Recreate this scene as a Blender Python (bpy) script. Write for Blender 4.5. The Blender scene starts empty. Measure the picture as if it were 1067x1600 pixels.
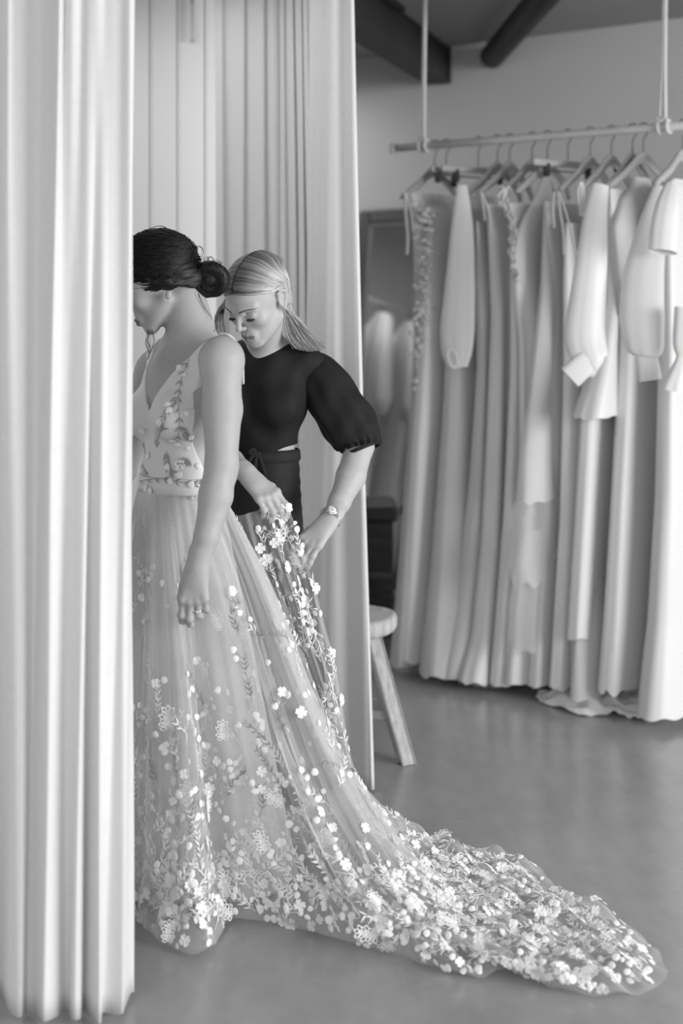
import bpy, math, random
import numpy as np
from mathutils import Vector, Matrix

# ------------------------------------------------------------------ camera, world, lights, exposure
F, CX, HY, CH = 2222.2, 533.5, 480.0, 1.43       # focal length in px of a 1067x1600 frame, eye height 1.43 m
scn = bpy.context.scene
COL = scn.collection
cam_d = bpy.data.cameras.new('camera'); cam = bpy.data.objects.new('camera', cam_d); COL.objects.link(cam)
cam_d.lens = 50; cam_d.sensor_width = 36; cam_d.sensor_fit = 'AUTO'
cam_d.shift_y = -(800 - HY) / 1600.0
cam.location = (0, 0, CH); cam.rotation_euler = (math.pi / 2, 0, 0)
cam_d.clip_start = 0.05
cam_d.dof.use_dof = True; cam_d.dof.focus_distance = 3.6; cam_d.dof.aperture_fstop = 1.7
scn.camera = cam

world = bpy.data.worlds.new('world'); scn.world = world; world.use_nodes = True
world.node_tree.nodes['Background'].inputs[0].default_value = (1, 1, 1, 1)
world.node_tree.nodes['Background'].inputs[1].default_value = 0.80

def area(name, loc, target, sx, sy, power):
    l = bpy.data.lights.new(name, 'AREA'); l.shape = 'RECTANGLE'; l.size = sx; l.size_y = sy; l.energy = power
    o = bpy.data.objects.new(name, l); COL.objects.link(o); o.location = loc
    o.rotation_euler = (Vector(target) - Vector(loc)).to_track_quat('-Z', 'Y').to_euler()
    return o
area('window_light_right', (5.2, 0.6, 1.9), (0.0, 4.0, 1.0), 3.6, 2.2, 370)
area('window_light_front', (-1.0, -2.2, 2.1), (0.4, 5.0, 1.0), 3.0, 1.8, 60)
area('fitting_room_fill', (-0.85, 4.3, 2.55), (-0.85, 4.3, 0), 1.0, 1.0, 7)  # added fill light that brightens the fitting room, not a real fixture
area('back_room_fill', (-0.9, 7.2, 2.55), (-0.9, 7.2, 0), 1.4, 1.4, 19)  # added fill light so the gowns reflected in the mirror come out lighter
scn.view_settings.view_transform = 'Standard'
scn.view_settings.look = 'None'
scn.view_settings.gamma = 1.0
scn.view_settings.exposure = 0.1
scn.view_settings.use_curve_mapping = False
scn.cycles.transparent_max_bounces = 32
scn.cycles.use_denoising = True

rnd = random.Random(7)
rs = np.random.RandomState(11)

def P(px, py, Y):
    return Vector(((px - CX) / F * Y, Y, CH + (HY - py) / F * Y))
def FL(px, py, z=0.0):                             # the point of height z seen at a pixel
    Y = (CH - z) * F / (py - HY)
    return Vector(((px - CX) / F * Y, Y, z))

# ------------------------------------------------------------------ materials
MATS = {}
def mat(name, g, rough=0.7, spec=0.3, noise=0.0, nscale=20.0, bump=0.0, bscale=200.0, stretch=(1, 1, 1), metal=0.0,
        sheen=0.0, trans=0.0, alpha=1.0, attr=None, sss=0.0):
    m = bpy.data.materials.new(name); m.use_nodes = True
    nt = m.node_tree; b = nt.nodes['Principled BSDF']; out = nt.nodes['Material Output']
    b.inputs['Base Color'].default_value = (g, g, g, 1)
    b.inputs['Roughness'].default_value = rough
    b.inputs['Specular IOR Level'].default_value = spec
    b.inputs['Metallic'].default_value = metal
    if sheen: b.inputs['Sheen Weight'].default_value = sheen
    tc = nt.nodes.new('ShaderNodeTexCoord'); mp = nt.nodes.new('ShaderNodeMapping')
    mp.inputs['Scale'].default_value = stretch
    nt.links.new(tc.outputs['Object'], mp.inputs[0])
    col = None
    if noise:
        n = nt.nodes.new('ShaderNodeTexNoise'); n.inputs['Scale'].default_value = nscale; n.inputs['Detail'].default_value = 6
        nt.links.new(mp.outputs[0], n.inputs['Vector'])
        r = nt.nodes.new('ShaderNodeMapRange')
        r.inputs['From Min'].default_value = 0.3; r.inputs['From Max'].default_value = 0.7
        r.inputs['To Min'].default_value = g * (1 - noise); r.inputs['To Max'].default_value = g * (1 + noise)
        nt.links.new(n.outputs[0], r.inputs[0]); col = r.outputs[0]
        nt.links.new(col, b.inputs['Base Color'])
    if attr:
        a = nt.nodes.new('ShaderNodeAttribute'); a.attribute_name = attr
        mu = nt.nodes.new('ShaderNodeMath'); mu.operation = 'MULTIPLY'
        nt.links.new(a.outputs['Fac'], mu.inputs[0])
        if col: nt.links.new(col, mu.inputs[1])
        else: mu.inputs[1].default_value = g
        nt.links.new(mu.outputs[0], b.inputs['Base Color'])
    if bump:
        n2 = nt.nodes.new('ShaderNodeTexNoise'); n2.inputs['Scale'].default_value = bscale; n2.inputs['Detail'].default_value = 3
        nt.links.new(mp.outputs[0], n2.inputs['Vector'])
        bp = nt.nodes.new('ShaderNodeBump'); bp.inputs['Strength'].default_value = bump; bp.inputs['Distance'].default_value = 0.002
        nt.links.new(n2.outputs[0], bp.inputs['Height']); nt.links.new(bp.outputs[0], b.inputs['Normal'])
    if sss:
        b.inputs['Subsurface Weight'].default_value = sss; b.inputs['Subsurface Radius'].default_value = (.6, .6, .6)
        b.inputs['Subsurface Scale'].default_value = 0.008
    last = b.outputs[0]
    if trans:                                      # cloth lit from behind glows through
        t = nt.nodes.new('ShaderNodeBsdfTranslucent'); t.inputs[0].default_value = (g, g, g, 1)
        mx = nt.nodes.new('ShaderNodeMixShader'); mx.inputs[0].default_value = trans
        nt.links.new(last, mx.inputs[1]); nt.links.new(t.outputs[0], mx.inputs[2]); last = mx.outputs[0]
    if alpha < 1:
        t = nt.nodes.new('ShaderNodeBsdfTransparent')
        mx = nt.nodes.new('ShaderNodeMixShader')
        lw = nt.nodes.new('ShaderNodeLayerWeight'); lw.inputs[0].default_value = 0.35   # woven net covers more at grazing angles
        r = nt.nodes.new('ShaderNodeMapRange'); r.inputs['To Min'].default_value = alpha; r.inputs['To Max'].default_value = min(1, alpha + .45)
        nt.links.new(lw.outputs['Facing'], r.inputs[0]); nt.links.new(r.outputs[0], mx.inputs[0])
        nt.links.new(t.outputs[0], mx.inputs[1]); nt.links.new(last, mx.inputs[2]); last = mx.outputs[0]
    nt.links.new(last, out.inputs[0])
    MATS[name] = m
    return m

mat('curtain', 0.78, 0.85, 0.15, noise=0.02, nscale=60, bump=0.12, bscale=700, trans=0.18)
mat('curtain_hem', 0.72, 0.85, 0.15, noise=0.05, nscale=25, bump=0.5, bscale=60, stretch=(1, 1, 0.5), trans=0.1)
mat('wall_paint', 0.52, 0.8, 0.25, noise=0.02, nscale=3, bump=0.15, bscale=120)
mat('panel_paint', 0.72, 0.55, 0.3, noise=0.01, nscale=5)
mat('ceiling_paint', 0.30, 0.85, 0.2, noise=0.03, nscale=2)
mat('steel_dark', 0.028, 0.6, 0.3, noise=0.15, nscale=6)
mat('metal', 0.55, 0.3, 0.5, metal=0.9)
mat('hook_metal', 0.10, 0.45, 0.5, metal=0.5)
mat('rail_wood', 0.52, 0.6, 0.25, noise=0.06, nscale=12, stretch=(1, 1, 1))
mat('rope', 0.62, 0.9, 0.1)
mat('hanger_wood', 0.36, 0.55, 0.3, noise=0.10, nscale=25, stretch=(1, 1, 6))
mat('clip_dark', 0.03, 0.5, 0.4)
mat('stool_wood', 0.40, 0.65, 0.2, noise=0.22, nscale=14, stretch=(5, 5, .7), bump=0.25, bscale=60)
mat('stool_seat', 0.44, 0.6, 0.25, noise=0.22, nscale=9, stretch=(6, 1.2, 1), bump=0.2, bscale=70)
mat('crack', 0.04, 0.9, 0.1)
mat('mirror_frame', 0.075, 0.4, 0.4, noise=0.15, nscale=15)
mat('mirror_bead', 0.16, 0.35, 0.5)
mat('mirror_glass', 0.82, 0.03, 0.5, metal=1.0)
mat('chest_wood', 0.035, 0.5, 0.3, noise=0.35, nscale=9, stretch=(1, 1, 5))
mat('skin', 0.43, 0.5, 0.3, noise=0.03, nscale=60, bump=0.06, bscale=500, attr='tint', sss=0.12)
mat('skin_bride', 0.38, 0.5, 0.3, noise=0.03, nscale=60, bump=0.06, bscale=500, attr='tint', sss=0.12)
mat('hair_blonde', 0.50, 0.42, 0.45, attr='tint')
mat('hair_dark', 0.007, 0.5, 0.3, noise=0.4, nscale=60)
mat('lash', 0.03, 0.6, 0.2)
mat('brow', 0.10, 0.7, 0.2)
mat('black_cloth', 0.0115, 0.75, 0.25, noise=0.1, nscale=30, bump=0.15, bscale=350)
mat('black_skirt', 0.016, 0.7, 0.25, noise=0.1, nscale=30, bump=0.2, bscale=250)
mat('satin', 0.72, 0.42, 0.35, trans=0.12)
mat('satin_warm', 0.74, 0.45, 0.35, trans=0.12)
mat('crepe', 0.78, 0.75, 0.2, trans=0.15)
mat('crepe_grey', 0.64, 0.75, 0.2, trans=0.15)
mat('lace', 0.74, 0.85, 0.1, noise=0.22, nscale=45, bump=0.9, bscale=60, trans=0.2)
mat('chiffon', 0.74, 0.85, 0.1, trans=0.3, alpha=0.62)
mat('chiffon_sleeve', 0.74, 0.85, 0.1, trans=0.25, alpha=0.75)
mat('tulle_rack', 0.74, 0.9, 0.1, trans=0.3, alpha=0.4)
mat('dress_lining', 0.60, 0.5, 0.3, trans=0.1)
mat('bodice', 0.70, 0.65, 0.2, noise=0.02, nscale=40)
mat('tulle', 0.78, 0.9, 0.1, trans=0.35, alpha=0.20)
mat('tulle_under', 0.74, 0.9, 0.1, trans=0.35, alpha=0.12)
mat('tulle_back', 0.74, 0.9, 0.1, trans=0.3, alpha=0.24)
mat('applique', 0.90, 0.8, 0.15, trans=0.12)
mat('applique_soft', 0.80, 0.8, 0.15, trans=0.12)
mat('embroidery', 0.74, 0.75, 0.15)
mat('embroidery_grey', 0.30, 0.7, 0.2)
mat('watch_metal', 0.8, 0.22, 0.5, metal=1.0)
mat('watch_dial', 0.75, 0.4, 0.4)
mat('ring_metal', 0.9, 0.15, 0.5, metal=1.0)

def floor_material():
    m = bpy.data.materials.new('polished_concrete'); m.use_nodes = True; nt = m.node_tree
    b = nt.nodes['Principled BSDF']
    tc = nt.nodes.new('ShaderNodeTexCoord')
    def noise(sc, det, st=(1, 1, 1)):
        mp = nt.nodes.new('ShaderNodeMapping'); mp.inputs['Scale'].default_value = st
        n = nt.nodes.new('ShaderNodeTexNoise'); n.inputs['Scale'].default_value = sc; n.inputs['Detail'].default_value = det
        nt.links.new(tc.outputs['Object'], mp.inputs[0]); nt.links.new(mp.outputs[0], n.inputs['Vector']); return n
    def rng(src, a, c, lo=.3, hi=.7):
        r = nt.nodes.new('ShaderNodeMapRange'); r.inputs['From Min'].default_value = lo; r.inputs['From Max'].default_value = hi
        r.inputs['To Min'].default_value = a; r.inputs['To Max'].default_value = c
        nt.links.new(src, r.inputs[0]); return r.outputs[0]
    a = rng(noise(1.6, 8, (1, .8, 1)).outputs[0], .255, .345, .15, .85)
    c = rng(noise(14, 6, (1, .5, 1)).outputs[0], .92, 1.08)
    e = rng(noise(90, 3, (.3, 1, 1)).outputs[0], .97, 1.03)
    m1 = nt.nodes.new('ShaderNodeMath'); m1.operation = 'MULTIPLY'; nt.links.new(a, m1.inputs[0]); nt.links.new(c, m1.inputs[1])
    m2 = nt.nodes.new('ShaderNodeMath'); m2.operation = 'MULTIPLY'; nt.links.new(m1.outputs[0], m2.inputs[0]); nt.links.new(e, m2.inputs[1])
    nt.links.new(m2.outputs[0], b.inputs['Base Color'])
    nt.links.new(rng(noise(4, 5).outputs[0], .15, .27, .2, .8), b.inputs['Roughness'])
    b.inputs['Specular IOR Level'].default_value = 0.5
    MATS['floor'] = m
floor_material()

# ------------------------------------------------------------------ object helpers
ORG = {}
def tag(o, label=None, cat=None, group=None, kind=None):
    if label: o['label'] = label
    if cat: o['category'] = cat
    if group: o['group'] = group
    if kind: o['kind'] = kind
    return o
def empty(name, loc, label=None, cat=None, group=None, rz=0.0):
    o = bpy.data.objects.new(name, None); COL.objects.link(o); o.location = loc; o.rotation_euler = (0, 0, rz)
    o.empty_display_size = 0.05
    ORG[o] = Vector(loc)
    return tag(o, label, cat, group)
def mesh_data(name, v, f, material, smooth=True, attrs=None):
    me = bpy.data.meshes.new(name)
    v = np.asarray(v, dtype=np.float64)
    if isinstance(f, np.ndarray):
        n, k = f.shape
        me.vertices.add(len(v)); me.vertices.foreach_set('co', v.ravel())
        me.loops.add(n * k); me.loops.foreach_set('vertex_index', f.astype(np.int32).ravel())
        me.polygons.add(n); me.polygons.foreach_set('loop_start', np.arange(0, n * k, k, dtype=np.int32))
        me.polygons.foreach_set('loop_total', np.full(n, k, dtype=np.int32))
        me.update(calc_edges=True)
    else:
        me.from_pydata([tuple(x) for x in v], [], f)
    if attrs is not None:
        a = me.attributes.new('tint', 'FLOAT', 'POINT'); a.data.foreach_set('value', np.asarray(attrs, dtype=np.float32))
    if smooth: me.polygons.foreach_set('use_smooth', np.ones(len(me.polygons), dtype=bool))
    me.materials.append(MATS[material])
    return me
def build(name, v, f, material, parent=None, smooth=True, attrs=None, local=False):
    """one mesh object; v in world coordinates unless local"""
    v = np.asarray(v, dtype=np.float64)
    org = Vector((0, 0, 0))
    if parent is not None:
        if not local: org = ORG[parent]
    elif not local:
        lo, hi = v.min(0), v.max(0)
        org = Vector(((lo[0] + hi[0]) / 2, (lo[1] + hi[1]) / 2, lo[2]))
    me = mesh_data(name, v - np.array(org), f, material, smooth, attrs)
    o = bpy.data.objects.new(name, me); COL.objects.link(o)
    if parent is not None: o.parent = parent; ORG[o] = org if not local else Vector((0, 0, 0))
    else: o.location = org; ORG[o] = org
    return o
class MB:
    def __init__(s): s.v = []; s.f = []
    def add(s, v, f):
        n = len(s.v); s.v += [tuple(x) for x in v]; s.f += [tuple(i + n for i in q) for q in f]; return s
    def box(s, c, d, ax=None, bev=0.0):
        c = Vector(c); ax = ax or (Vector((1, 0, 0)), Vector((0, 1, 0)), Vector((0, 0, 1)))
        hx, hy, hz = d[0] / 2, d[1] / 2, d[2] / 2
        if bev <= 0:
            v = [c + ax[0] * (sx * hx) + ax[1] * (sy * hy) + ax[2] * (sz * hz) for sz in (-1, 1) for sy in (-1, 1) for sx in (-1, 1)]
            return s.add(v, [(0, 2, 3, 1), (4, 5, 7, 6), (0, 1, 5, 4), (2, 6, 7, 3), (0, 4, 6, 2), (1, 3, 7, 5)])
        b = min(bev, hx * .9, hy * .9, hz * .9)
        prof = [(hx - b, -hy), (hx, -hy + b), (hx, hy - b), (hx - b, hy), (-hx + b, hy), (-hx, hy - b), (-hx, -hy + b), (-hx + b, -hy)]
        rings = [(-hz, b), (-hz + b, 0), (hz - b, 0), (hz, b)]
        v = []
        for z, ins in rings:
            for x, y in prof:
                kx = (abs(x) - ins) / abs(x) if abs(x) > 1e-9 else 1; ky = (abs(y) - ins) / abs(y) if abs(y) > 1e-9 else 1
                v.append(c + ax[0] * (x * kx) + ax[1] * (y * ky) + ax[2] * z)
        f = [tuple(range(7, -1, -1)), tuple(range(24, 32))]
        for r in range(3):
            for i in range(8):
                j = (i + 1) % 8; f.append((r * 8 + i, r * 8 + j, r * 8 + 8 + j, r * 8 + 8 + i))
        return s.add(v, f)
    def tube(s, pts, r, n=8, caps=True, flat=1.0):
        v, f = tube_vf(pts, r, n, caps, flat); return s.add(v, f)
    def build(s, name, m, parent=None, smooth=False, local=False): return build(name, s.v, s.f, m, parent, smooth, local=local)

def tube_vf(pts, r, n=8, caps=True, flat=1.0, mod=None):
    pts = [Vector(p) for p in pts]; m = len(pts)
    rr = [r] * m if isinstance(r, (int, float)) else list(r)
    T = []
    for i in range(m):
        t = pts[min(i + 1, m - 1)] - pts[max(i - 1, 0)]; T.append(t.normalized() if t.length > 1e-9 else Vector((0, 0, 1)))
    a = Vector((0, 0, 1)) if abs(T[0].z) < .8 else Vector((1, 0, 0))
    N = (a - T[0] * a.dot(T[0])).normalized()
    v, f = [], []
    for i in range(m):
        N = (N - T[i] * N.dot(T[i])).normalized(); B = T[i].cross(N)
        for k in range(n):
            an = 2 * math.pi * k / n
            q = rr[i] * (mod(i / (m - 1), an) if mod else 1.0)
            v.append(pts[i] + N * (math.cos(an) * q) + B * (math.sin(an) * q * flat))
    for i in range(m - 1):
        for k in range(n):
            l = (k + 1) % n; f.append((i * n + k, i * n + l, i * n + n + l, i * n + n + k))
    if caps: f.append(tuple(range(n - 1, -1, -1))); f.append(tuple(range((m - 1) * n, m * n)))
    return v, f
def lathe(prof, c, n=32, ax=Vector((0, 0, 1))):
    c = Vector(c); a = Vector((1, 0, 0)) if abs(ax.x) < .9 else Vector((0, 1, 0))
    N = (a - ax * a.dot(ax)).normalized(); B = ax.cross(N)
    v, f = [], []
    for r, z in prof:
        for k in range(n):
            an = 2 * math.pi * k / n; v.append(c + ax * z + N * (r * math.cos(an)) + B * (r * math.sin(an)))
    for i in range(len(prof) - 1):
        for k in range(n):
            l = (k + 1) % n; f.append((i * n + k, i * n + l, i * n + n + l, i * n + n + k))
    return v, f
def cr(pts, n):
    """Catmull-Rom through points, n samples (numpy)"""
    p = np.asarray([list(q) for q in pts], float); m = len(p)
    t = np.linspace(0, m - 1, n); i = np.clip(t.astype(int), 0, m - 2); u = (t - i)[:, None]
    p0 = p[np.clip(i - 1, 0, m - 1)]; p1 = p[i]; p2 = p[i + 1]; p3 = p[np.clip(i + 2, 0, m - 1)]
    return .5 * ((2 * p1) + (p2 - p0) * u + (2 * p0 - 5 * p1 + 4 * p2 - p3) * u ** 2 + (3 * p1 - p0 - 3 * p2 + p3) * u ** 3)
def grid_faces(nu, nv, closed=False):
    """vertex index = i*nv + j, i over nu rows"""
    jn = nv if closed else nv - 1
    i, j = np.meshgrid(np.arange(nu - 1), np.arange(jn), indexing='ij'); j2 = (j + 1) % nv
    return np.stack([i * nv + j, i * nv + j2, (i + 1) * nv + j2, (i + 1) * nv + j], -1).reshape(-1, 4)
def interp(x, xs, ys): return np.interp(x, xs, ys)
def sm(x, a, b):
    t = np.clip((x - a) / (b - a), 0, 1); return t * t * (3 - 2 * t)
def wob(x, seed, n=5, lo=1.0, hi=6.0):
    """smooth pseudo-random function of one variable"""
    r = np.random.RandomState(seed); x = np.asarray(x, float); o = 0 * x
    for _ in range(n): o = o + math.sqrt(1 / n) * np.sin(x * r.uniform(lo, hi) * 2 * math.pi + r.uniform(0, 6.28))
    return o

# ------------------------------------------------------------------ the room
A = math.radians(36.0)                              # the clothes rail and the wall behind it run 36 degrees off the picture
RD = Vector((math.cos(A), -math.sin(A), 0))         # along the rail, towards the right
RN = Vector((math.sin(A), math.cos(A), 0))          # from the rail to the wall
R0 = Vector((0.2753, 5.75, 2.077))
KD = 1.049                                          # depth factor of everything that hangs on the rail
def rail_at(px):
    k = (px - CX) / F
    t = (k * R0.y - R0.x) / (RD.x - k * RD.y); return R0 + RD * t
WOFF = 1.05
W0 = R0 + RN * WOFF; W0.z = 0
def wall_at(px, off=0.0):
    w = W0 - RN * off; k = (px - CX) / F
    t = (k * w.y - w.x) / (RD.x - k * RD.y); return w + RD * t
wp = wall_at(708); CEIL = CH + (HY - 73) / F * wp.y
MB().box((0.5, 4.0, -0.05), (9, 14, 0.1)).build('floor', 'floor').__setitem__('kind', 'structure')
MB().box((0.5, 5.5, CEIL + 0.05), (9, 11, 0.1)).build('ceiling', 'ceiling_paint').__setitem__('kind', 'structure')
wc = W0 + RD * 0.9 + RN * 0.06 + Vector((0, 0, CEIL / 2))
MB().box(wc, (9.6, 0.12, CEIL), (RD, RN, Vector((0, 0, 1)))).build('wall_back', 'wall_paint').__setitem__('kind', 'structure')

# fitting-room wall of beaded boards
FY = 5.2
wl = empty('wall_left', (-0.95, FY + 0.03, 0)); wl['kind'] = 'structure'
x0 = (232.5 - CX) / F * FY; bw = 43.0 / F * FY
MB().box((-0.95, FY + 0.045, CEIL / 2), (1.9, 0.03, CEIL)).build('backing', 'panel_paint', wl)
def plank_mesh():
    m = MB(); w = bw - 0.0032
    prof = [(-w / 2, .012), (-w / 2, .003), (-w / 2 + .0012, .0), (-w / 2 + .0045, -.0022), (-w / 2 + .008, .0), (-w / 2 + .0092, .003), (-w / 2 + .0105, .0), (w / 2 - .002, 0), (w / 2, .003), (w / 2, .012)]
    n = len(prof); v = [(x, y, z) for z in (0, CEIL) for x, y in prof]
    return m.add(v, [(i, i + 1, n + i + 1, n + i) for i in range(n - 1)] + [tuple(range(n)), tuple(range(2 * n - 1, n - 1, -1))])
pm = plank_mesh(); pdat = mesh_data('plank', pm.v, pm.f, 'panel_paint', False)
for i in range(-13, 5):
    o = bpy.data.objects.new('plank', pdat); COL.objects.link(o); o.parent = wl
    o.location = (x0 + (i + .5) * bw + 0.95, -0.012, 0)
# metal bracket high on the boards
bx = (300.5 - CX) / F * FY
br = empty('wall_bracket', (bx, FY - 0.004, 2.39), 'narrow metal bracket strip with two screws high on the white boards', 'bracket')
m = MB().box((bx, FY - 0.006, CH + (HY + 10) / F * FY - .055), (0.021, 0.005, 0.245), bev=0.002); m.build('plate', 'panel_paint', br)
m = MB().box((bx + .011, FY - 0.012, CH + (HY + 10) / F * FY - .055), (0.002, 0.016, 0.245)); m.build('flange', 'panel_paint', br)
for py in (4, 64):
    v, f = lathe([(0.0, -.003), (.0042, -.003), (.0055, 0)], (bx - .001, FY - 0.0085, CH + (HY - py) / F * FY), 14, Vector((0, 1, 0)))
    build('screw', v, f, 'metal', br)

# steel beam and pipe under the ceiling
wpb = wall_at(706); bd = Vector((0.316, 1, 0)).normalized(); bs = Vector((bd.y, -bd.x, 0)); up = Vector((0, 0, 1))
bt = CEIL - 0.001; bh = (131 - 73) / F * wpb.y; L = 1.95
beam = empty('steel_beam', (wpb.x - bd.x * 1.0, wpb.y - bd.y * 1.0, bt - bh), 'dark steel I-beam running under the ceiling into the grey wall', 'beam')
e = wpb - bs * 0.012 + Vector((0, 0, 0)); mid = e - bd * (L / 2 + .01)
fw = 0.115
def bb(off, z, sx, sz, name, l=L, c=None):
    c = c or mid; MB().box((c + bs * off).to_3d() + Vector((0, 0, z)), (sx, l, sz), (bs, bd, up)).build(name, 'steel_dark', beam)
bb(-fw / 2 + .0, bt - bh + .006, fw, .012, 'bottom_flange')
bb(-.012, bt - bh / 2, .01, bh - .022, 'web')
bb(-fw / 2 + .0, bt - .006, fw, .012, 'top_flange')
bb(-.03, bt - .011, .13, .02, 'top_plate', 1.0, mid - bd * .47)
MB().box(e - bd * .014 - bs * .02 + Vector((0, 0, bt - bh / 2)), (.06, .012, bh - .004), (bs, bd, up)).build('end_plate', 'steel_dark', beam)
for i in range(4):
    v, f = lathe([(0, -.012), (.007, -.012), (.007, 0)], e - bd * .02 + bs * .004 + Vector((0, 0, bt - bh + .03 + i * (bh - .06) / 3)), 6, bd)
    build('bolt', v, f, 'steel_dark', beam, False)
pz = CEIL - 0.068; wpp = wall_at(766); pd = Vector((-.045, 1, 0)).normalized()
pts = [wpp - pd * q + Vector((0, 0, pz - .01)) for q in (1.95, 1.2, .6, .06, .035, .02, .012)]
v, f = tube_vf(pts, [.057, .057, .057, .057, .052, .04, .018], 28)
tag(build('ceiling_pipe', v, f, 'steel_dark'), 'thick dark round pipe with a rounded end under the ceiling', 'pipe')

# ------------------------------------------------------------------ curtains
def curtain(name, label, top, bot, n, nz, ztop, zbot, material='curtain', hem=None, parent=None, wseed=1, wamp=.004, cat='curtain', group=None, bow=0.0, flat=1.0):
    """top / bot: plan control points [(px, Y)] at ceiling and floor"""
    a = np.array([[(px - CX) / F * Y, Y] for px, Y in top]); b = np.array([[(px - CX) / F * Y, Y] for px, Y in bot])
    a = cr(a, n); b = cr(b, n)
    if flat < 1:                                   # shallower folds: pull the depth towards its running mean
        for m_ in (a, b):
            w_ = n // 6; g_ = np.convolve(np.pad(m_[:, 1], w_, 'edge'), np.ones(2 * w_ + 1) / (2 * w_ + 1), 'valid'); m_[:, 1] = g_ + (m_[:, 1] - g_) * flat
    s = np.linspace(0, 1, n); V = []
    zb = zbot + (hem(s) if hem is not None else 0 * s)
    for k in range(nz):
        q = k / (nz - 1); qq = q + bow * math.sin(math.pi * q)
        xy = a * (1 - qq) + b * qq
        xy = xy + np.stack([wob(s * 1.6 + q * .35, wseed), wob(s * 1.6 + q * .3, wseed + 5)], 1) * wamp * math.sin(min(q * 1.3, 1) * math.pi / 2)
        z = ztop * (1 - q) + zb * q
        V.append(np.column_stack([xy, z]))
    V = np.concatenate(V); Fc = grid_faces(nz, n)
    o = build(name, V, Fc, material, parent)
    md = o.modifiers.new('thickness', 'SOLIDIFY'); md.thickness = 0.0022; md.offset = 0
    if label: tag(o, label, cat, group)
    return o
CT = CEIL - 0.015
topL = [(-120, 2.97), (-85, 2.90), (-60, 2.98), (-30, 2.89), (-8, 2.95), (12, 2.895), (30, 2.955), (62, 2.965), (82, 2.93), (97, 2.885), (106, 2.925), (117, 2.895), (134, 2.93), (144, 2.915), (155, 2.90), (166, 2.93), (180, 2.92), (195, 2.915), (206, 2.90), (211.5, 2.92), (212, 2.97), (205, 3.0)]
botL = [(-120, 2.93), (-88, 2.84), (-60, 2.93), (-35, 2.85), (-6, 2.93), (10, 2.862), (31, 2.842), (46, 2.88), (55, 2.875), (68, 2.815), (86, 2.84), (103, 2.885), (113, 2.83), (124, 2.835), (132, 2.885), (150, 2.82), (158, 2.85), (172, 2.86), (190, 2.85), (194, 2.87), (202, 2.93), (208, 2.955)]
curtain('foreground_curtain', 'tall white curtain nearest the camera hanging in folds, hiding the bride\'s face', topL, botL, 420, 60, CT, 0.006, wseed=3, flat=.75,
        hem=lambda s: .004 * (1 + wob(s * 3, 9)))
topA = [(336, 4.98), (345, 4.95), (352, 4.985), (362, 4.97), (380, 4.93), (384, 4.975), (398, 4.93), (411, 4.90), (416, 4.95), (424, 4.885), (432, 4.90), (435, 4.94), (441, 4.86), (446, 4.90), (449, 4.84), (455, 4.80), (458, 4.87), (463, 4.80), (468, 4.76), (471, 4.83), (476, 4.70), (481, 4.74), (484, 4.62), (488, 4.68), (491, 4.52), (493, 4.56), (495, 4.42)]
botA = [(340, 4.98), (348, 4.90), (356, 4.97), (366, 4.95), (380, 4.88), (388, 4.96), (400, 4.90), (412, 4.86), (418, 4.93), (428, 4.84), (437, 4.87), (441, 4.92), (448, 4.82), (454, 4.87), (459, 4.79), (465, 4.76), (470, 4.84), (476, 4.75), (482, 4.72), (486, 4.79), (491, 4.66), (497, 4.70), (501, 4.58), (506, 4.63), (510, 4.48), (514, 4.50), (524, 4.36)]
cA = curtain('fitting_room_curtain', 'pale gathered curtain of narrow folds hanging behind the blonde woman', topA, botA, 560, 46, CT, .01, wseed=21, wamp=.003, bow=.22, flat=.38)
# the turned hem of that curtain and the smooth white leading panel next to it
hm_t = [(493, 4.425), (495.5, 4.405), (499, 4.40)]; hm_b = [(513, 4.372), (518, 4.35), (524, 4.345)]
hb = curtain('hem_strip', None, hm_t, hm_b, 14, 90, CT, .012, 'curtain_hem', parent=cA, wseed=31, wamp=.0018, bow=.22)
topB = [(486, 4.42), (494, 4.395), (505, 4.36), (520, 4.345), (532, 4.35), (544, 4.325), (549, 4.33), (549.5, 4.36), (545, 4.40)]
botB = [(470, 4.36), (485, 4.31), (505, 4.28), (525, 4.255), (548, 4.25), (572, 4.20), (583, 4.19), (584, 4.22), (576, 4.28)]
curtain('curtain_leading_panel', 'smooth bright white curtain edge standing open beside the round stool', topB, botB, 160, 60, CT, .008, wseed=41, wamp=.0012, bow=-.08)

# ------------------------------------------------------------------ clothes rail, ropes
ra = rail_at(615.5); rb = rail_at(1185); ra.z = rb.z = R0.z
rail = empty('clothes_rail', ((ra.x + rb.x) / 2, (ra.y + rb.y) / 2, R0.z - .016), 'long pale wooden clothes rail hanging level from two ropes', 'rail')
v, f = tube_vf([ra, ra.lerp(rb, .33), ra.lerp(rb, .66), rb], .0152, 18); build('pole', v, f, 'rail_wood', rail)
v, f = tube_vf([ra - RD * .012, ra - RD * .008, ra + RD * .006, ra + RD * .009], [.012, .021, .021, .016], 18); build('end_cap', v, f, 'rail_wood', rail)
v, f = tube_vf([rb + RD * .012, rb + RD * .008, rb - RD * .006, rb - RD * .009], [.012, .021, .021, .016], 18); build('end_cap', v, f, 'rail_wood', rail)
def twist(pts, r, turns, n=3):
    """laid rope: three strands winding round a path"""
    q = cr(pts, 14 * int(turns)); T = np.gradient(q, axis=0); T /= np.linalg.norm(T, axis=1)[:, None]
    a = np.array([0.3, 1, 0.1]); N = a - T * (T @ a)[:, None]; N /= np.linalg.norm(N, axis=1)[:, None]; B = np.cross(T, N)
    m = MB(); ph = np.linspace(0, turns * 2 * math.pi, len(q))
    for k in range(n):
        a = ph + k * 2 * math.pi / n
        m.tube([tuple(x) for x in q + (N * np.cos(a)[:, None] + B * np.sin(a)[:, None]) * r * .55], r * .62, 5, True)
    return m
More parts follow.
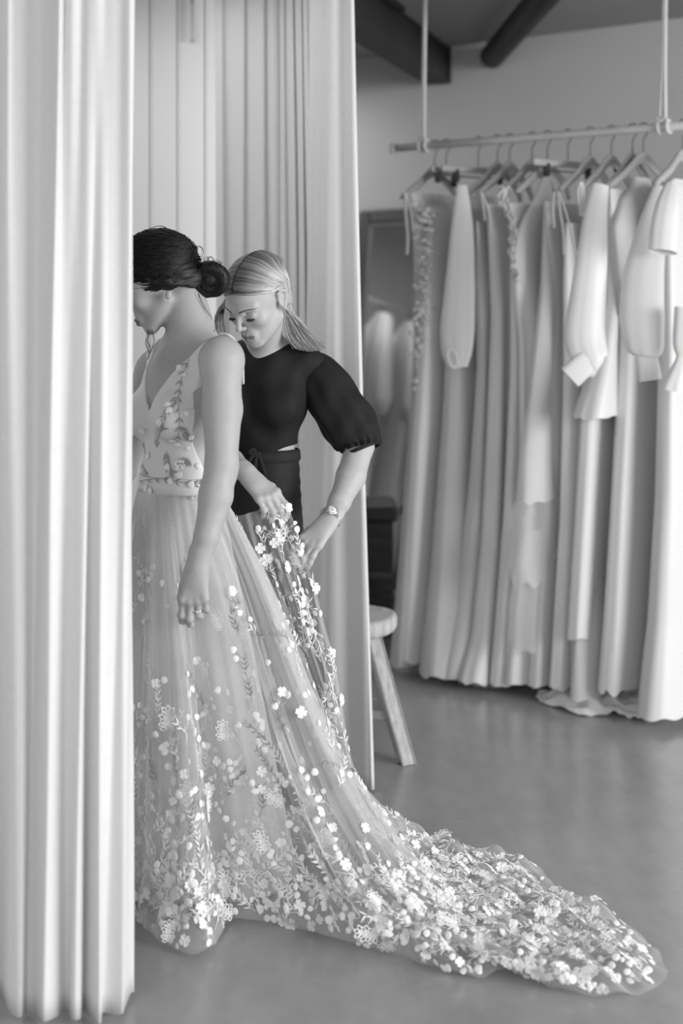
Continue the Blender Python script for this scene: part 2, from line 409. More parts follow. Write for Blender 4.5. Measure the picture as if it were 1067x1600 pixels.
def rope(px_top, px_rail, label, gap):
    c = rail_at(px_rail); c.z = R0.z
    t = Vector(((px_top - CX) / F * c.y, c.y, CEIL - .002))
    root = empty('rail_rope', c, label, 'rope', 'ropes holding up the clothes rail')
    for s in (-1, 1):
        o = RD * (s * gap)
        twist([t + o * .25, c + o * .4 + Vector((0, 0, .25)), c + o + Vector((0, 0, .02)) - RN * .012], .0062, 46).build('strand', 'rope', root, True)
        ring = [c + o * 1.6 + (RN * math.cos(a) + up * math.sin(a)) * .0215 + RD * (.004 * a / 6.28) for a in np.linspace(0, 2 * math.pi, 17)]
        twist(ring, .0062, 8).build('wrap', 'rope', root, True)
    ring = [c + RD * q + Vector((0, 0, .026 + .006 * math.sin(q * 200))) - RN * .016 for q in np.linspace(-.02, .02, 8)]
    twist(ring, .0055, 4).build('knot', 'rope', root, True)
rope(664, 662, 'twisted white rope tied near the left end of the rail', .009)
rope(1040, 1037, 'twisted white double rope tied over the rail at the far right of the picture', .011)

# ------------------------------------------------------------------ hangers
HX = {}
def hanger_meshes():
    # local frame: +X towards the camera end, Z up, hook top at z=+0.0215 (rail centre at 0)
    hk = [Vector((0, 0.0, 0)) + Vector((0, math.sin(a) * .021, math.cos(a) * .021)) for a in np.linspace(-1.9, 1.9, 15)]
    hk = [Vector((0, p.y, p.z)) for p in hk]
    hk += [Vector((0, .012, -.022)), Vector((0, .002, -.036)), Vector((0, 0, -.055)), Vector((0, 0, -.095))]
    d = {}
    v, f = tube_vf([tuple(x) for x in hk], .0023, 6); d['hook'] = mesh_data('hook', v, f, 'hook_metal')
    # contoured wooden shoulders
    pts = [(-.212, -.016, -.215), (-.185, -.006, -.193), (-.13, .004, -.158), (-.07, .002, -.121), (-.03, 0, -.097), (0, 0, -.089), (.03, 0, -.097), (.07, .002, -.121), (.13, .004, -.158), (.185, -.006, -.193), (.212, -.016, -.215)]
    q = cr(pts, 31); hh = np.interp(np.linspace(0, 1, 31), [0, .06, .2, .4, .5, .6, .8, .94, 1], [.016, .028, .036, .044, .050, .044, .036, .028, .016])
    vv = []
    for p, h in zip(q, hh):
        for k in range(10):
            a = 2 * math.pi * k / 10; vv.append((p[0], p[1] + .0105 * math.sin(a) * (1 if abs(p[0]) > .1 else .8), p[2] - h * .35 + h * .5 * math.cos(a)))
    ff = [tuple(r) for r in grid_faces(31, 10, True)] + [tuple(range(9, -1, -1)), tuple(range(300, 310))]
    d['shoulders'] = mesh_data('shoulders', vv, ff, 'hanger_wood')
    m = MB().box((0, 0, -.112), (.36, .013, .026), bev=.004); d['bar'] = mesh_data('bar', m.v, m.f, 'hanger_wood', False)
    m = MB()
    m.tube([(-.13, 0, -.14), (.13, 0, -.14)], .003, 6); d['clip_rod'] = mesh_data('clip_rod', m.v, m.f, 'hook_metal')
    m = MB().box((0, 0, -.142), (.022, .02, .040), bev=.003).box((0, 0, -.122), (.012, .028, .016), bev=.002); d['clip'] = mesh_data('clip', m.v, m.f, 'clip_dark', False)
    m = MB().box((0, -.0125, -.135), (.045, .0015, .022)); d['size_label'] = mesh_data('size_label', m.v, m.f, 'clip_dark', False)
    return d
HM = hanger_meshes()
def hanger(px, kind, label, dyaw=0.0):
    c = rail_at(px); c.z = R0.z
    # local +X -> towards the camera: direction -RN
    rz = math.atan2(-RN.y, -RN.x) + dyaw
    root = empty('coat_hanger', c, label, 'hanger', 'hangers on the clothes rail', rz); HX[px] = root
    def put(n, loc=(0, 0, 0)):
        o = bpy.data.objects.new(n, HM[n]); COL.objects.link(o); o.parent = root; o.location = loc; return o
    put('hook')
    if kind == 'w': put('shoulders')
    elif kind == 'l':
        put('shoulders'); put('size_label', (-.07, .0, 0))
    else:
        put('bar'); put('clip_rod'); put('clip', (-.11, 0, 0)); put('clip', (.11, 0, 0))
    return root

# ------------------------------------------------------------------ garments on the rail
def gbasis(px, dyaw=0.0):
    c = rail_at(px); c.z = 0; a = dyaw
    u = -RN; w = RD
    uu = u * math.cos(a) + w * math.sin(a) * 1.0; ww = w * math.cos(a) - u * math.sin(a)
    return c, uu, ww
def loft_body(px, prof, nf, fa, seed, nth=150, nz=90, dyaw=0.0, hemamp=.006, zc=None):
    """prof: (z, near, far, half thickness, w shift); closed section with folds growing downward"""
    c, u, w = gbasis(px, dyaw); pr = np.array(sorted(prof, key=lambda r: -r[0]), float)
    nf = max(2, round(nf * .4))
    pr[:, 0] = np.where(pr[:, 0] > .1, CH + (pr[:, 0] - CH) * KD, np.maximum(pr[:, 0], .035))
    cum = np.concatenate([[0], np.cumsum(np.hypot(np.diff(pr[:, 0]), np.diff(pr[:, 1])) + .01)])
    tt = np.linspace(0, cum[-1], nz); k = np.stack([np.interp(tt, cum, pr[:, i]) for i in range(5)], 1)
    for _ in range(2): k[1:-1, 1:] = (k[:-2, 1:] + k[1:-1, 1:] * 2 + k[2:, 1:]) / 4
    th = np.linspace(0, 2 * math.pi, nth, endpoint=False); V = []
    ztop = pr[0, 0]; zbot = pr[-1, 0]; r = np.random.RandomState(seed); p1, p2, p3 = r.uniform(0, 6.28, 3)
    for z, ne, fr, hw, sh in k:
        q = (ztop - z) / max(ztop - zbot, .01); amp = fa * (0.15 + .85 * sm(q, 0, .5))
        mid = (ne - fr) / 2; hu = (ne + fr) / 2
        ce, se = np.cos(th), np.sin(th)
        su = np.sign(ce) * np.abs(ce) ** .9; sw = np.sign(se) * np.abs(se) ** .75
        fold = np.sin(nf * th + p1 + .8 * math.sin(q * 3 + p2) + 1.1 * np.sin(2 * th + p3)) * .6 + np.sin((nf * 1.7 + .3) * th + p3 + q) * .25 + .35 * np.sin(3 * th + p2 + 2 * q)
        fold[-6:] *= np.linspace(1, .2, 6); fold[:6] *= np.linspace(.2, 1, 6)
        U = mid + su * (hu + fold * amp * .6); W = sh + sw * (hw + fold * amp) + fold * amp * .25
        zz = z + (wob(th / 6.28 * 2, seed + 3) * hemamp * sm(q, .85, 1))
        V.append(np.stack([c.x + u.x * U + w.x * W, c.y + u.y * U + w.y * W, zz + 0 * U], 1))
    return np.concatenate(V), grid_faces(nz, nth, True)
GAR = {}
def garment(px, name, label, material, prof, nf=9, fa=.012, seed=1, group='bridal gowns on the clothes rail', cat='dress', dyaw=0.0, z0=None, part='body', hemamp=.006):
    c, u, w = gbasis(px); zb = min(p[0] for p in prof)
    root = empty(name, (c.x, c.y, zb), label, cat, group)
    V, Fc = loft_body(px, prof, nf, fa, seed, dyaw=dyaw, hemamp=hemamp)
    build(part, V, Fc, material, root); GAR[px] = root
    return root
def layer(root, px, part, material, prof, nf=9, fa=.012, seed=2, dyaw=0.0, nz=70, hemamp=.006):
    V, Fc = loft_body(px, prof, nf, fa, seed, dyaw=dyaw, nz=nz, hemamp=hemamp); return build(part, V, Fc, material, root)
def pathY(px_hook, near):                            # depth of a point 'near' metres towards the camera from a hook
    c, u, w = gbasis(px_hook); return c.y + u.y * near
def strap(root, pts, Y, r=.0035, material='satin', name='strap'):
    q = cr([P(x, y, Y * KD) for x, y in pts], 24); v, f = tube_vf([tuple(a) for a in q], r, 6, True, 2.0); return build(name, v, f, material, root)
def sleeve(root, pts, Y, widths, material, nf=7, amp=.10, seed=1, flat=.55, name='sleeve', gather=True, n=44):
    """pts px path, widths px half widths along the path"""
    Ys = [y * KD for y in Y] if isinstance(Y, (list, tuple)) else [Y * KD] * len(pts)
    q = cr([P(x, y, yy) for (x, y), yy in zip(pts, Ys)], n)
    wd = np.interp(np.linspace(0, 1, n), np.linspace(0, 1, len(widths)), widths)
    wd = np.convolve(np.pad(wd, 2, 'edge'), np.ones(5) / 5, 'valid')
    r = [x / F * float(np.mean(Ys)) for x in wd]
    ph = seed * 1.7
    def mod(t, a): return 1 + amp * (math.sin(nf * a + ph) * .6 + .4 * math.sin((nf * 2 + 1) * a + ph * 2)) * (0.35 + .65 * (sm(t, .5, 1) if gather else 1))
    # build by hand so the flattening always lies in depth
    V = []; T = np.gradient(q, axis=0)
    for i in range(n):
        t = T[i] / np.linalg.norm(T[i]); N = np.cross(t, [0, 1, 0]); N /= np.linalg.norm(N); B = np.cross(t, N)
        for k in range(40):
            a = 2 * math.pi * k / 40; m = mod(i / (n - 1), a)
            V.append(q[i] + N * math.cos(a) * r[i] * m + B * math.sin(a) * r[i] * m * flat)
    return build(name, V, grid_faces(n, 40, True), material, root)

def floor_patch(root, poly, material, h=.02, nr=26, na=150, seed=1, name='train', ripple=8, centre=None, zoff=.004, rim=.3):
    """cloth lying on the floor: outline from floor points, soft folds"""
    p = np.array([[*FL(x, y)[:2]] for x, y in poly]); p = np.vstack([p, p[:1]]); b = cr(p, na + 1)[:-1]
    c = b.mean(0) if centre is None else np.array(FL(*centre)[:2]); V = []
    th = np.linspace(0, 2 * math.pi, na, endpoint=False)
    for i in range(nr):
        q = i / (nr - 1); xy = c + (b - c) * q
        z = zoff + h * (1 - q ** 4 * (1 - rim * (.5 + .5 * wob(th / 6.28 * 6, seed + 4)))) * (.62 + .38 * np.sin(xy[:, 0] * ripple * 9 + xy[:, 1] * ripple * 5 + 2 * wob(th / 6.28, seed)) * np.cos(xy[:, 1] * ripple * 7 + seed))
        V.append(np.column_stack([xy, np.maximum(z, .002)]))
    return build(name, np.concatenate(V), grid_faces(nr, na, True), material, root)
# side wall beyond the fitting room, seen only in the mirror
MB().box((-2.45, 7.2, CEIL / 2), (.1, 4.2, CEIL)).build('wall_side', 'wall_paint').__setitem__('kind', 'structure')

# ------------------------------------------------------------------ garments and their hangers
hanger(679, 'w', 'wooden hanger at the left end of the rail carrying the narrow lace gown')
hanger(697, 'c', 'flat bar clip hanger second from the left end of the rail', .25)
hanger(747, 'c', 'flat pale clip hanger gripping the bright waistband third from the left', -.35)
hanger(777, 'w', 'contoured wooden hanger above the thin-strapped grey slip gown')
hanger(796, 'l', 'contoured wooden hanger with a dark label above the ruffled lace gown')
hanger(831, 'l', 'wooden hanger partly hidden behind the gown with a pointed shoulder')
hanger(855, 'w', 'wooden hanger in the crowded middle of the rail, left of the clipped tulle gown')
hanger(887, 'c', 'flat bar clip hanger in the middle of the rail', -.3)
hanger(922, 'w', 'contoured wooden hanger holding the narrow V-strapped gown')
hanger(955, 'l', 'wooden hanger with a dark label above the pale grey satin gown')
hanger(988, 'w', 'wooden hanger inside the cuffed white blouse', .05)
hanger(1005, 'w', 'large pale wooden hanger above the sheer high-necked gown', -.12)
hanger(1067, 'w', 'wooden hanger at the right edge of the picture under the short-sleeved gown')

S = 1.83
g = garment(679, 'lace_gown', 'narrow sleeveless lace gown at the left end of the rail', 'lace',
    [(1.86, .175, .17, .012, 0), (1.80, .17, .16, .03, 0), (1.62, .13, .13, .045, 0), (1.3, .12, .12, .042, 0), (1.0, .15, .15, .045, -.01), (.5, .19, .2, .05, -.015), (.15, .23, .25, .055, -.02)], 9, .010, 1)
strap(g, [(633, 300), (634, 330), (637, 372), (636, 398)], 5.25, .006); strap(g, [(633, 300), (642, 330), (645, 362)], 5.25, .005)
layer(g, 679, 'lace_overlay', 'tulle_rack', [(1.55, .14, .12, .055, .02), (1.0, .18, .16, .06, .02), (.05, .28, .3, .075, .0)], 12, .016, 5)
floor_patch(g, [(606, 1036), (622, 1024), (650, 1022), (690, 1028), (742, 1036), (722, 1050), (692, 1058), (655, 1055), (618, 1050)], 'tulle_rack', .03, seed=3, name='train')
m = MB()
for k in range(210):                                # lace relief scattered down the front
    y = 325 + 330 * rnd.random(); x = 661 + 6 * math.sin(y * .02) + rnd.gauss(0, 7)
    c = P(x, y, 5.27 * KD - .02 * rnd.random()); r = .005 + .009 * rnd.random()
    vv, ff = lathe([(0, -.004), (r, -.002), (r * .7, .003), (0, .004)], c, 7, Vector((rnd.uniform(-.3, .3), -1, rnd.uniform(-.3, .3))).normalized()); m.add(vv, ff)
tag(m.build('lace_motif', 'lace', g, True), kind='stuff')

g = garment(697, 'satin_gown', 'bright smooth satin gown near the left end of the rail, hem just off the floor', 'satin_warm',
    [(1.80, .12, .10, .015, 0), (1.6, .14, .12, .035, -.005), (1.25, .17, .16, .045, -.01), (.9, .2, .2, .055, -.02), (.5, .23, .22, .065, -.03), (.13, .26, .25, .075, -.035)], 5, .012, 12)
g = garment(747, 'sheer_gown', 'beaded sheer gown with one long open-cuffed sleeve hanging at its front', 'chiffon_sleeve',
    [(1.845, .13, .13, .018, 0), (1.75, .16, .15, .03, -.01), (1.45, .16, .15, .045, -.02), (1.0, .19, .18, .055, -.02), (.5, .24, .22, .075, -.03), (.04, .30, .27, .10, -.035)], 11, .014, 13)
layer(g, 747, 'lining', 'satin_warm', [(1.7, .12, .12, .02, -.01), (1.3, .13, .13, .035, -.02), (.6, .18, .18, .05, -.03), (.09, .22, .2, .06, -.035)], 6, .008, 14)
sleeve(g, [(722, 290), (722, 360), (719, 440), (715, 510), (714, 550), (716, 574)], 5.0, [7, 18, 23, 27, 24, 14], 'chiffon_sleeve', seed=2)
v, f = tube_vf([P(705 + 7 * math.cos(a) + 8 * (math.sin(a)) * .35 + 2, 560 + 15 * math.sin(a), 4.96 * KD) for a in np.linspace(0, 2 * math.pi, 25)], .0045, 6, False); build('cuff', v, f, 'satin', g)
g = garment(777, 'slip_gown', 'slim grey-white slip gown on thin straps, fourth from the left', 'crepe_grey',
    [(1.74, .16, .15, .006, 0), (1.5, .15, .13, .03, 0), (1.2, .13, .13, .035, -.005), (.8, .16, .15, .045, -.015), (.35, .21, .2, .06, -.04), (.02, .27, .24, .085, -.06)], 8, .012, 15)
strap(g, [(752, 300), (755, 320), (758, 345)], 5.02, .004, 'crepe'); strap(g, [(752, 300), (762, 325), (768, 352)], 5.04, .004, 'crepe')
g = garment(796, 'ruffled_gown', 'gown with a ruffled lace shoulder and a skirt pooling in folds on the floor', 'satin_warm',
    [(1.80, .17, .12, .012, 0), (1.7, .15, .13, .03, 0), (1.4, .12, .13, .035, 0), (1.0, .14, .14, .042, -.005), (.6, .17, .17, .05, -.01), (.25, .22, .2, .06, -.02), (.02, .28, .25, .08, -.03)], 9, .016, 16)
m = MB(); q = cr([P(x, y, 4.95 * KD) for x, y in [(789, 292), (785, 315), (796, 335), (802, 362), (799, 392), (804, 425), (806, 440)]], 60)
fr = []
for k in range(60):
    c = q[k]; wv = .018 * (1 - k / 90); n = 9
    for j in range(n):
        a = j / (n - 1) - .5
        fr.append(c + np.array([a * wv * 2 + .006 * math.sin(k * .9), -.012 * math.sin(k * 1.1 + j * 1.4) - .006 * math.cos(k * .5), .004 * math.sin(k * 1.7 + j)]))
o = build('ruffle', fr, grid_faces(60, 9), 'lace', g); md = o.modifiers.new('t', 'SOLIDIFY'); md.thickness = .002
floor_patch(g, [(694, 1056), (712, 1050), (745, 1055), (790, 1046), (832, 1036), (850, 1042), (838, 1060), (800, 1072), (765, 1077), (735, 1074), (712, 1068)], 'satin', .035, seed=6, name='train', ripple=6)
g = garment(831, 'crepe_gown', 'matt crepe gown hanging straight behind the pointed clipped gown', 'crepe',
    [(1.80, .18, .15, .012, 0), (1.65, .15, .14, .03, 0), (1.2, .14, .14, .036, 0), (.7, .18, .17, .045, -.005), (.03, .24, .22, .065, -.02)], 8, .014, 17)
g = garment(855, 'draped_gown', 'gown drawn up to a point and falling in a soft V, middle of the rail', 'crepe',
    [(1.90, .02, .02, .008, -.005), (1.84, .06, .06, .015, -.01), (1.70, .17, .12, .026, -.03), (1.6, .20, .14, .032, -.035), (1.3, .16, .14, .036, -.02), (.9, .17, .16, .042, -.01), (.5, .2, .2, .05, -.01), (.05, .25, .23, .06, -.02)], 9, .016, 18)
g = garment(887, 'tulle_gown', 'tulle gown with a finished short overlay and frayed net layers below it', 'crepe_grey',
    [(1.76, .17, .15, .012, 0), (1.6, .15, .14, .03, 0), (1.2, .15, .14, .036, 0), (.7, .18, .17, .045, -.01), (.12, .24, .2, .055, -.02)], 8, .014, 19)
layer(g, 887, 'overlay', 'chiffon_sleeve', [(1.80, .16, .1, .02, -.01), (1.5, .18, .1, .03, -.01), (1.2, .24, .12, .03, -.015), (.9, .29, .14, .05, -.03), (.76, .30, .14, .06, -.03)], 6, .012, 20)
layer(g, 887, 'net_layer', 'tulle_rack', [(.9, .26, .14, .05, -.03), (.7, .31, .16, .065, -.05), (.55, .34, .16, .07, -.06), (.48, .33, .16, .08, -.055)], 13, .02, 21, hemamp=.02)
layer(g, 887, 'net_layer', 'tulle_rack', [(.66, .26, .14, .05, -.04), (.4, .30, .16, .06, -.06), (.25, .3, .16, .065, -.065)], 11, .02, 22, hemamp=.02)
g = garment(922, 'v_strap_gown', 'narrow gown whose front hangs from a thin strap in a long V', 'crepe',
    [(1.72, .19, .14, .014, 0), (1.55, .19, .14, .03, -.005), (1.2, .18, .15, .035, -.005), (.7, .19, .17, .042, -.01), (.06, .24, .2, .055, -.02)], 6, .012, 23)
strap(g, [(872, 300), (875, 330), (880, 362), (881, 398)], 4.72, .0045); strap(g, [(866, 300), (864, 330), (866, 356)], 4.72, .0045)
strap(g, [(872, 300), (884, 332), (894, 372), (900, 400)], 4.74, .004)
g = garment(955, 'grey_satin_gown', 'pale grey satin gown with ribbon ties, hem well above the floor', 'satin_warm',
    [(1.80, .19, .16, .014, 0), (1.65, .17, .15, .035, 0), (1.2, .19, .16, .042, -.01), (.8, .22, .18, .05, -.02), (.31, .27, .2, .06, -.03)], 5, .012, 24)
for dx in (0, 5, 9): strap(g, [(907 + dx * .3, 284), (903 + dx, 300), (905 + dx, 320 + dx), (908 + dx * .6, 338)], 4.62, .003, name='ribbon')
layer(g, 955, 'underskirt', 'crepe_grey', [(.5, .22, .16, .045, -.02), (.04, .27, .18, .055, -.02)], 7, .014, 25)
g = garment(988, 'cuffed_blouse', 'white satin blouse with a long full sleeve, deep cuff and flared hem', 'satin',
    [(1.83, .19, .14, .016, 0), (1.7, .17, .15, .035, -.01), (1.45, .16, .14, .035, -.02), (1.30, .20, .14, .045, -.03), (1.06, .30, .17, .085, -.05)], 6, .014, 26, cat='blouse', group='tops on the clothes rail')
sleeve(g, [(938, 290), (930, 340), (925, 400), (918, 470), (914, 530), (926, 566), (934, 574)], [4.62, 4.58, 4.52, 4.5, 4.48, 4.46, 4.46], [13, 19, 24, 29, 33, 26, 15], 'satin', nf=6, amp=.09, seed=3)
def cuff(root, a, b, wa, wb, Y, material, name='cuff'):
    Y = Y * KD
    pts = [P(*a, Y), P(a[0] * .5 + b[0] * .5, a[1] * .5 + b[1] * .5, Y), P(*b, Y)]
    V = []; t = (pts[2] - pts[0]).normalized(); N = t.cross(Vector((0, 1, 0))).normalized(); B = t.cross(N)
    for i, p in enumerate([pts[0], pts[0].lerp(pts[2], .03), pts[1], pts[0].lerp(pts[2], .97), pts[2]]):
        r = (wa + (wb - wa) * [0, .03, .5, .97, 1][i]) / F * Y * (.97 if i in (0, 4) else 1)
        for k in range(28):
            an = 2 * math.pi * k / 28; sgn = lambda x: math.copysign(abs(x) ** .7, x)
            V.append(p + N * sgn(math.cos(an)) * r + B * sgn(math.sin(an)) * r * .45)
    return build(name, V, grid_faces(5, 28, True), material, root)
cuff(g, (920, 562), (890, 590), 19, 20, 4.45, 'satin')
g = garment(1005, 'high_neck_gown', 'sheer high-necked gown with a full gathered sleeve, second from the right edge', 'satin_warm',
    [(1.66, .12, .12, .02, 0), (1.5, .15, .14, .04, 0), (1.2, .16, .15, .045, -.005), (.8, .2, .18, .05, -.01), (.4, .24, .2, .06, -.015), (.15, .27, .22, .07, -.02)], 4, .012, 27)
layer(g, 1005, 'yoke', 'chiffon_sleeve', [(1.875, .07, .05, .02, -.005), (1.85, .08, .06, .026, -.005), (1.80, .15, .12, .032, -.01), (1.7, .2, .17, .04, -.02), (1.5, .17, .15, .045, -.01), (1.4, .16, .15, .045, -.005)], 11, .007, 28)
sleeve(g, [(1030, 292), (1020, 350), (1006, 430), (1003, 500), (1008, 545), (1008, 556)], [4.6, 4.54, 4.48, 4.45, 4.44, 4.44], [8, 22, 32, 35, 28, 19], 'chiffon_sleeve', nf=8, amp=.07, seed=4)
cuff(g, (1009, 550), (1016, 594), 17, 18, 4.44, 'chiffon_sleeve')
g = garment(1067, 'short_sleeved_gown', 'bright satin gown with a short sleeve at the right edge, train on the floor', 'satin',
    [(1.86, .10, .10, .018, 0), (1.83, .18, .16, .03, 0), (1.7, .16, .15, .045, 0), (1.3, .16, .15, .05, .0), (.8, .20, .2, .06, .01), (.4, .25, .22, .07, .01), (.03, .32, .25, .09, .01)], 4, .014, 29)
sleeve(g, [(1050, 290), (1044, 320), (1038, 360), (1036, 394)], [4.46, 4.42, 4.40, 4.38], [11, 19, 22, 22], 'satin', nf=4, amp=.05, seed=5, gather=False)
sleeve(g, [(1070, 480), (1066, 535), (1066, 560), (1056, 600), (1053, 612)], 4.36, [16, 15, 9, 20, 22], 'satin', nf=7, amp=.10, seed=6, name='bell_cuff')
floor_patch(g, [(836, 1091), (850, 1087), (878, 1093), (905, 1083), (950, 1088), (1000, 1092), (1040, 1100), (1034, 1122), (1002, 1128), (962, 1120), (905, 1119), (872, 1108), (848, 1101)], 'satin', .055, seed=8, name='train', ripple=7)

# second short rail behind the fitting room, seen in the mirror
q0 = Vector((-1.55, 6.05, 1.86)); q1 = Vector((-1.15, 7.45, 1.86))
r2 = empty('standing_rail', ((q0 + q1) / 2).xy.to_3d(), 'standing rail behind the fitting room, seen only in the mirror', 'rail')
v, f = tube_vf([q0, q1], .014, 12); build('pole', v, f, 'rail_wood', r2)
for q in (q0.lerp(q1, .03), q0.lerp(q1, .97)):
    v, f = tube_vf([(q.x, q.y, 0.01), q], .012, 10); build('post', v, f, 'rail_wood', r2)
    v, f = tube_vf([(q.x - .22, q.y, 0.012), (q.x + .22, q.y, .012)], .012, 8); build('foot', v, f, 'rail_wood', r2)
for i in range(6):
    q = q0.lerp(q1, .12 + .15 * i); root = empty('mirrored_gown', (q.x, q.y, .05), 'pale long-sleeved gown on the standing rail, ' + ['nearest its near post', 'second from its near end', 'third from its near end', 'third from its far end', 'second from its far end', 'nearest its far post'][i], 'dress', 'gowns seen only as reflections in the mirror')
    V = []; th = np.linspace(0, 2 * math.pi, 60, endpoint=False)
    pr = [(1.80, .05, .02), (1.76, .18, .035), (1.5, .15, .05), (1.1, .15, .05), (.6, .22, .065), (.05, .3, .08)]
    for z, a_, b_ in pr:
        fo = 1 + .12 * np.sin(7 * th + i)
        V.append(np.stack([q.x + a_ * np.cos(th) * fo, q.y + b_ * np.sin(th) * fo, z + 0 * th], 1))
    build('body', np.concatenate(V), grid_faces(len(pr), 60, True), 'satin_warm' if i % 2 else 'chiffon_sleeve', root)
    for sgn in (-1, 1):
        v, f = tube_vf([(q.x + .17 * sgn, q.y, 1.74), (q.x + .20 * sgn, q.y, 1.5), (q.x + .22 * sgn, q.y - .02, 1.25), (q.x + .22 * sgn, q.y - .03, 1.15)], [.03, .05, .06, .03], 12); build('sleeve', v, f, 'satin_warm', root)
    v, f = tube_vf([(q.x - .17, q.y, 1.765), (q.x, q.y, 1.81), (q.x, q.y, 1.88)], .005, 6); build('hanger_wire', v, f, 'hook_metal', root)

# ------------------------------------------------------------------ mirror, chest, stool
T = wall_at(563, .035); zt = CH + (HY - 330) / F * T.y
mw, lean = .82, .27
top0 = Vector((T.x, T.y, zt)); bot0 = Vector((T.x, T.y, 0.012)) - RN * lean
mu_ = (top0 - bot0); mh = mu_.length; mu_.normalize(); mn = RD.cross(mu_).normalized()
if mn.y > 0: mn = -mn
mir = empty('floor_mirror', (bot0 + RD * mw / 2), 'tall dark-framed mirror leaning against the grey wall behind the gowns', 'mirror')
ax = (RD, mu_, mn)
def frame_bar(c, w, h, name='frame'):
    m = MB().box(c, (w, h, .034), ax, bev=.008); m.build(name, 'mirror_frame', mir)
fw = .066
frame_bar(bot0 + RD * fw / 2 + mu_ * mh / 2, fw, mh); frame_bar(bot0 + RD * (mw - fw / 2) + mu_ * mh / 2, fw, mh)
frame_bar(bot0 + RD * mw / 2 + mu_ * (mh - fw / 2), mw - 2 * fw, fw); frame_bar(bot0 + RD * mw / 2 + mu_ * fw / 2, mw - 2 * fw, fw)
b2 = .016
for c, w, h in ((RD * (fw + b2 / 2) + mu_ * mh / 2, b2, mh - 2 * fw), (RD * (mw - fw - b2 / 2) + mu_ * mh / 2, b2, mh - 2 * fw),
                (RD * mw / 2 + mu_ * (mh - fw - b2 / 2), mw - 2 * fw - 2 * b2, b2), (RD * mw / 2 + mu_ * (fw + b2 / 2), mw - 2 * fw - 2 * b2, b2)):
    MB().box(bot0 + c + mn * .004, (w, h, .018), ax, bev=.004).build('bead', 'mirror_bead', mir)
MB().box(bot0 + RD * mw / 2 + mu_ * mh / 2 - mn * .004, (mw - 2 * fw, mh - 2 * fw, .006), ax).build('glass', 'mirror_glass', mir)

cc = P(590, 790, 6.2); czt = cc.z
chest = empty('storage_chest', (cc.x - .12, 6.3, 0), 'dark low wooden chest with a lid beyond the round stool', 'chest')
cx0 = (622 - CX) / F * 6.15 - .30
MB().box((cx0, 6.33, czt / 2 - .03), (.56, .34, czt - .06), bev=.006).build('body', 'chest_wood', chest)
MB().box((cx0, 6.33, czt - .035), (.60, .38, .07), bev=.016).build('lid', 'chest_wood', chest)
for z in (.10, .27): MB().box((cx0, 6.158, z), (.57, .008, .022), bev=.002).build('band', 'mirror_frame', chest)
MB().box((cx0 + .1, 6.155, czt - .09), (.04, .012, .05), bev=.003).build('latch', 'hook_metal', chest)

sc_ = Vector((.020, 4.64, 0)); sr = .163; sz = .432
st = empty('stool', sc_, 'round wooden stool with splayed square legs beside the open white curtain', 'stool')
prof = [(0, sz - .056), (sr - .018, sz - .056), (sr - .006, sz - .050), (sr - .001, sz - .038), (sr, sz - .02), (sr - .003, sz - .008), (sr - .010, sz - .001), (sr - .022, sz), (sr * .6, sz - .001), (0, sz - .002)]
v, f = lathe(prof, sc_, 56); v = [Vector(p) + Vector((.0025 * math.sin(5 * i / 56 * 6.28), .002 * math.cos(3 * i / 56 * 6.28), 0)) * (1 if (Vector(p).xy - sc_.xy).length > sr * .8 else 0) for i, p in enumerate(v)]
build('seat', v, f, 'stool_seat', st)
a0 = math.atan2(-.155, .047)
e_ = sc_ + Vector((math.cos(a0) * (sr + .0005), math.sin(a0) * (sr + .0005), sz))
pts = [e_ + Vector((-.035, .12, .0005)), e_ + Vector((-.03, .07, .0008)), e_ + Vector((-.008, .025, .001)), e_ + Vector((0, .004, .0)), e_ + Vector((.0005, -.0003, -.01)), e_ + Vector((-.0012, 0, -.03)), e_ + Vector((0.0004, 0, -.052))]
v, f = tube_vf(pts, .0012, 5); build('crack', v, f, 'crack', st)
for dx, dy, l in ((.062, -.03, .010), (.045, -.045, .006), (.05, .02, .007)):
    v, f = tube_vf([sc_ + Vector((dx - l, dy, sz - .0006)), sc_ + Vector((dx, dy + .001, sz - .0002)), sc_ + Vector((dx + l, dy + .002, sz - .0006))], [.001, .0022, .001], 6); build('crack', v, f, 'crack', st)
legs = []
for ang, fo, ti in ((math.atan2(-.185, .185), .262, .105), (math.radians(112), .25, .10), (math.radians(-168), .25, .10)):
    dr = Vector((math.cos(ang), math.sin(ang), 0)); tp = sc_ + dr * ti + Vector((0, 0, sz - .05)); bt_ = sc_ + dr * fo + Vector((0, 0, 0.001))
    axz = (tp - bt_).normalized(); rot = 0.42
    axx = (Vector((math.cos(rot), math.sin(rot), 0)) - axz * Vector((math.cos(rot), math.sin(rot), 0)).dot(axz)).normalized(); axy = axz.cross(axx)
    V = []
    for p, w, d in ((bt_, .025, .022), (tp, .0255, .024)):
        for a, b in ((-1, -1), (1, -1), (1, 1), (-1, 1)):
            for (ka, kb) in (((1, .82), (.82, 1)) if a * b < 0 else ((.82, 1), (1, .82))):
                V.append(p + axx * (a * w * ka) + axy * (b * d * kb))
    for i in range(8): V[i].z = .001
    fcs = [tuple(range(7, -1, -1)), tuple(range(8, 16))] + [(i, (i + 1) % 8, 8 + (i + 1) % 8, 8 + i) for i in range(8)]
    build('leg', V, fcs, 'stool_wood', st, False); legs.append((tp, bt_))
def on_leg(i, z): a, b = legs[i]; return b + (a - b) * (z / a.z)
for i, j, z in ((0, 2, .135), (0, 1, .15)):
    a, b = on_leg(i, z), on_leg(j, z); d = (b - a); axx = d.normalized(); axy = up.cross(axx).normalized()
    MB().box((a + b) / 2, (d.length, .016, .030), (axx, axy, axx.cross(axy)), bev=.003).build('stretcher', 'stool_wood', st)

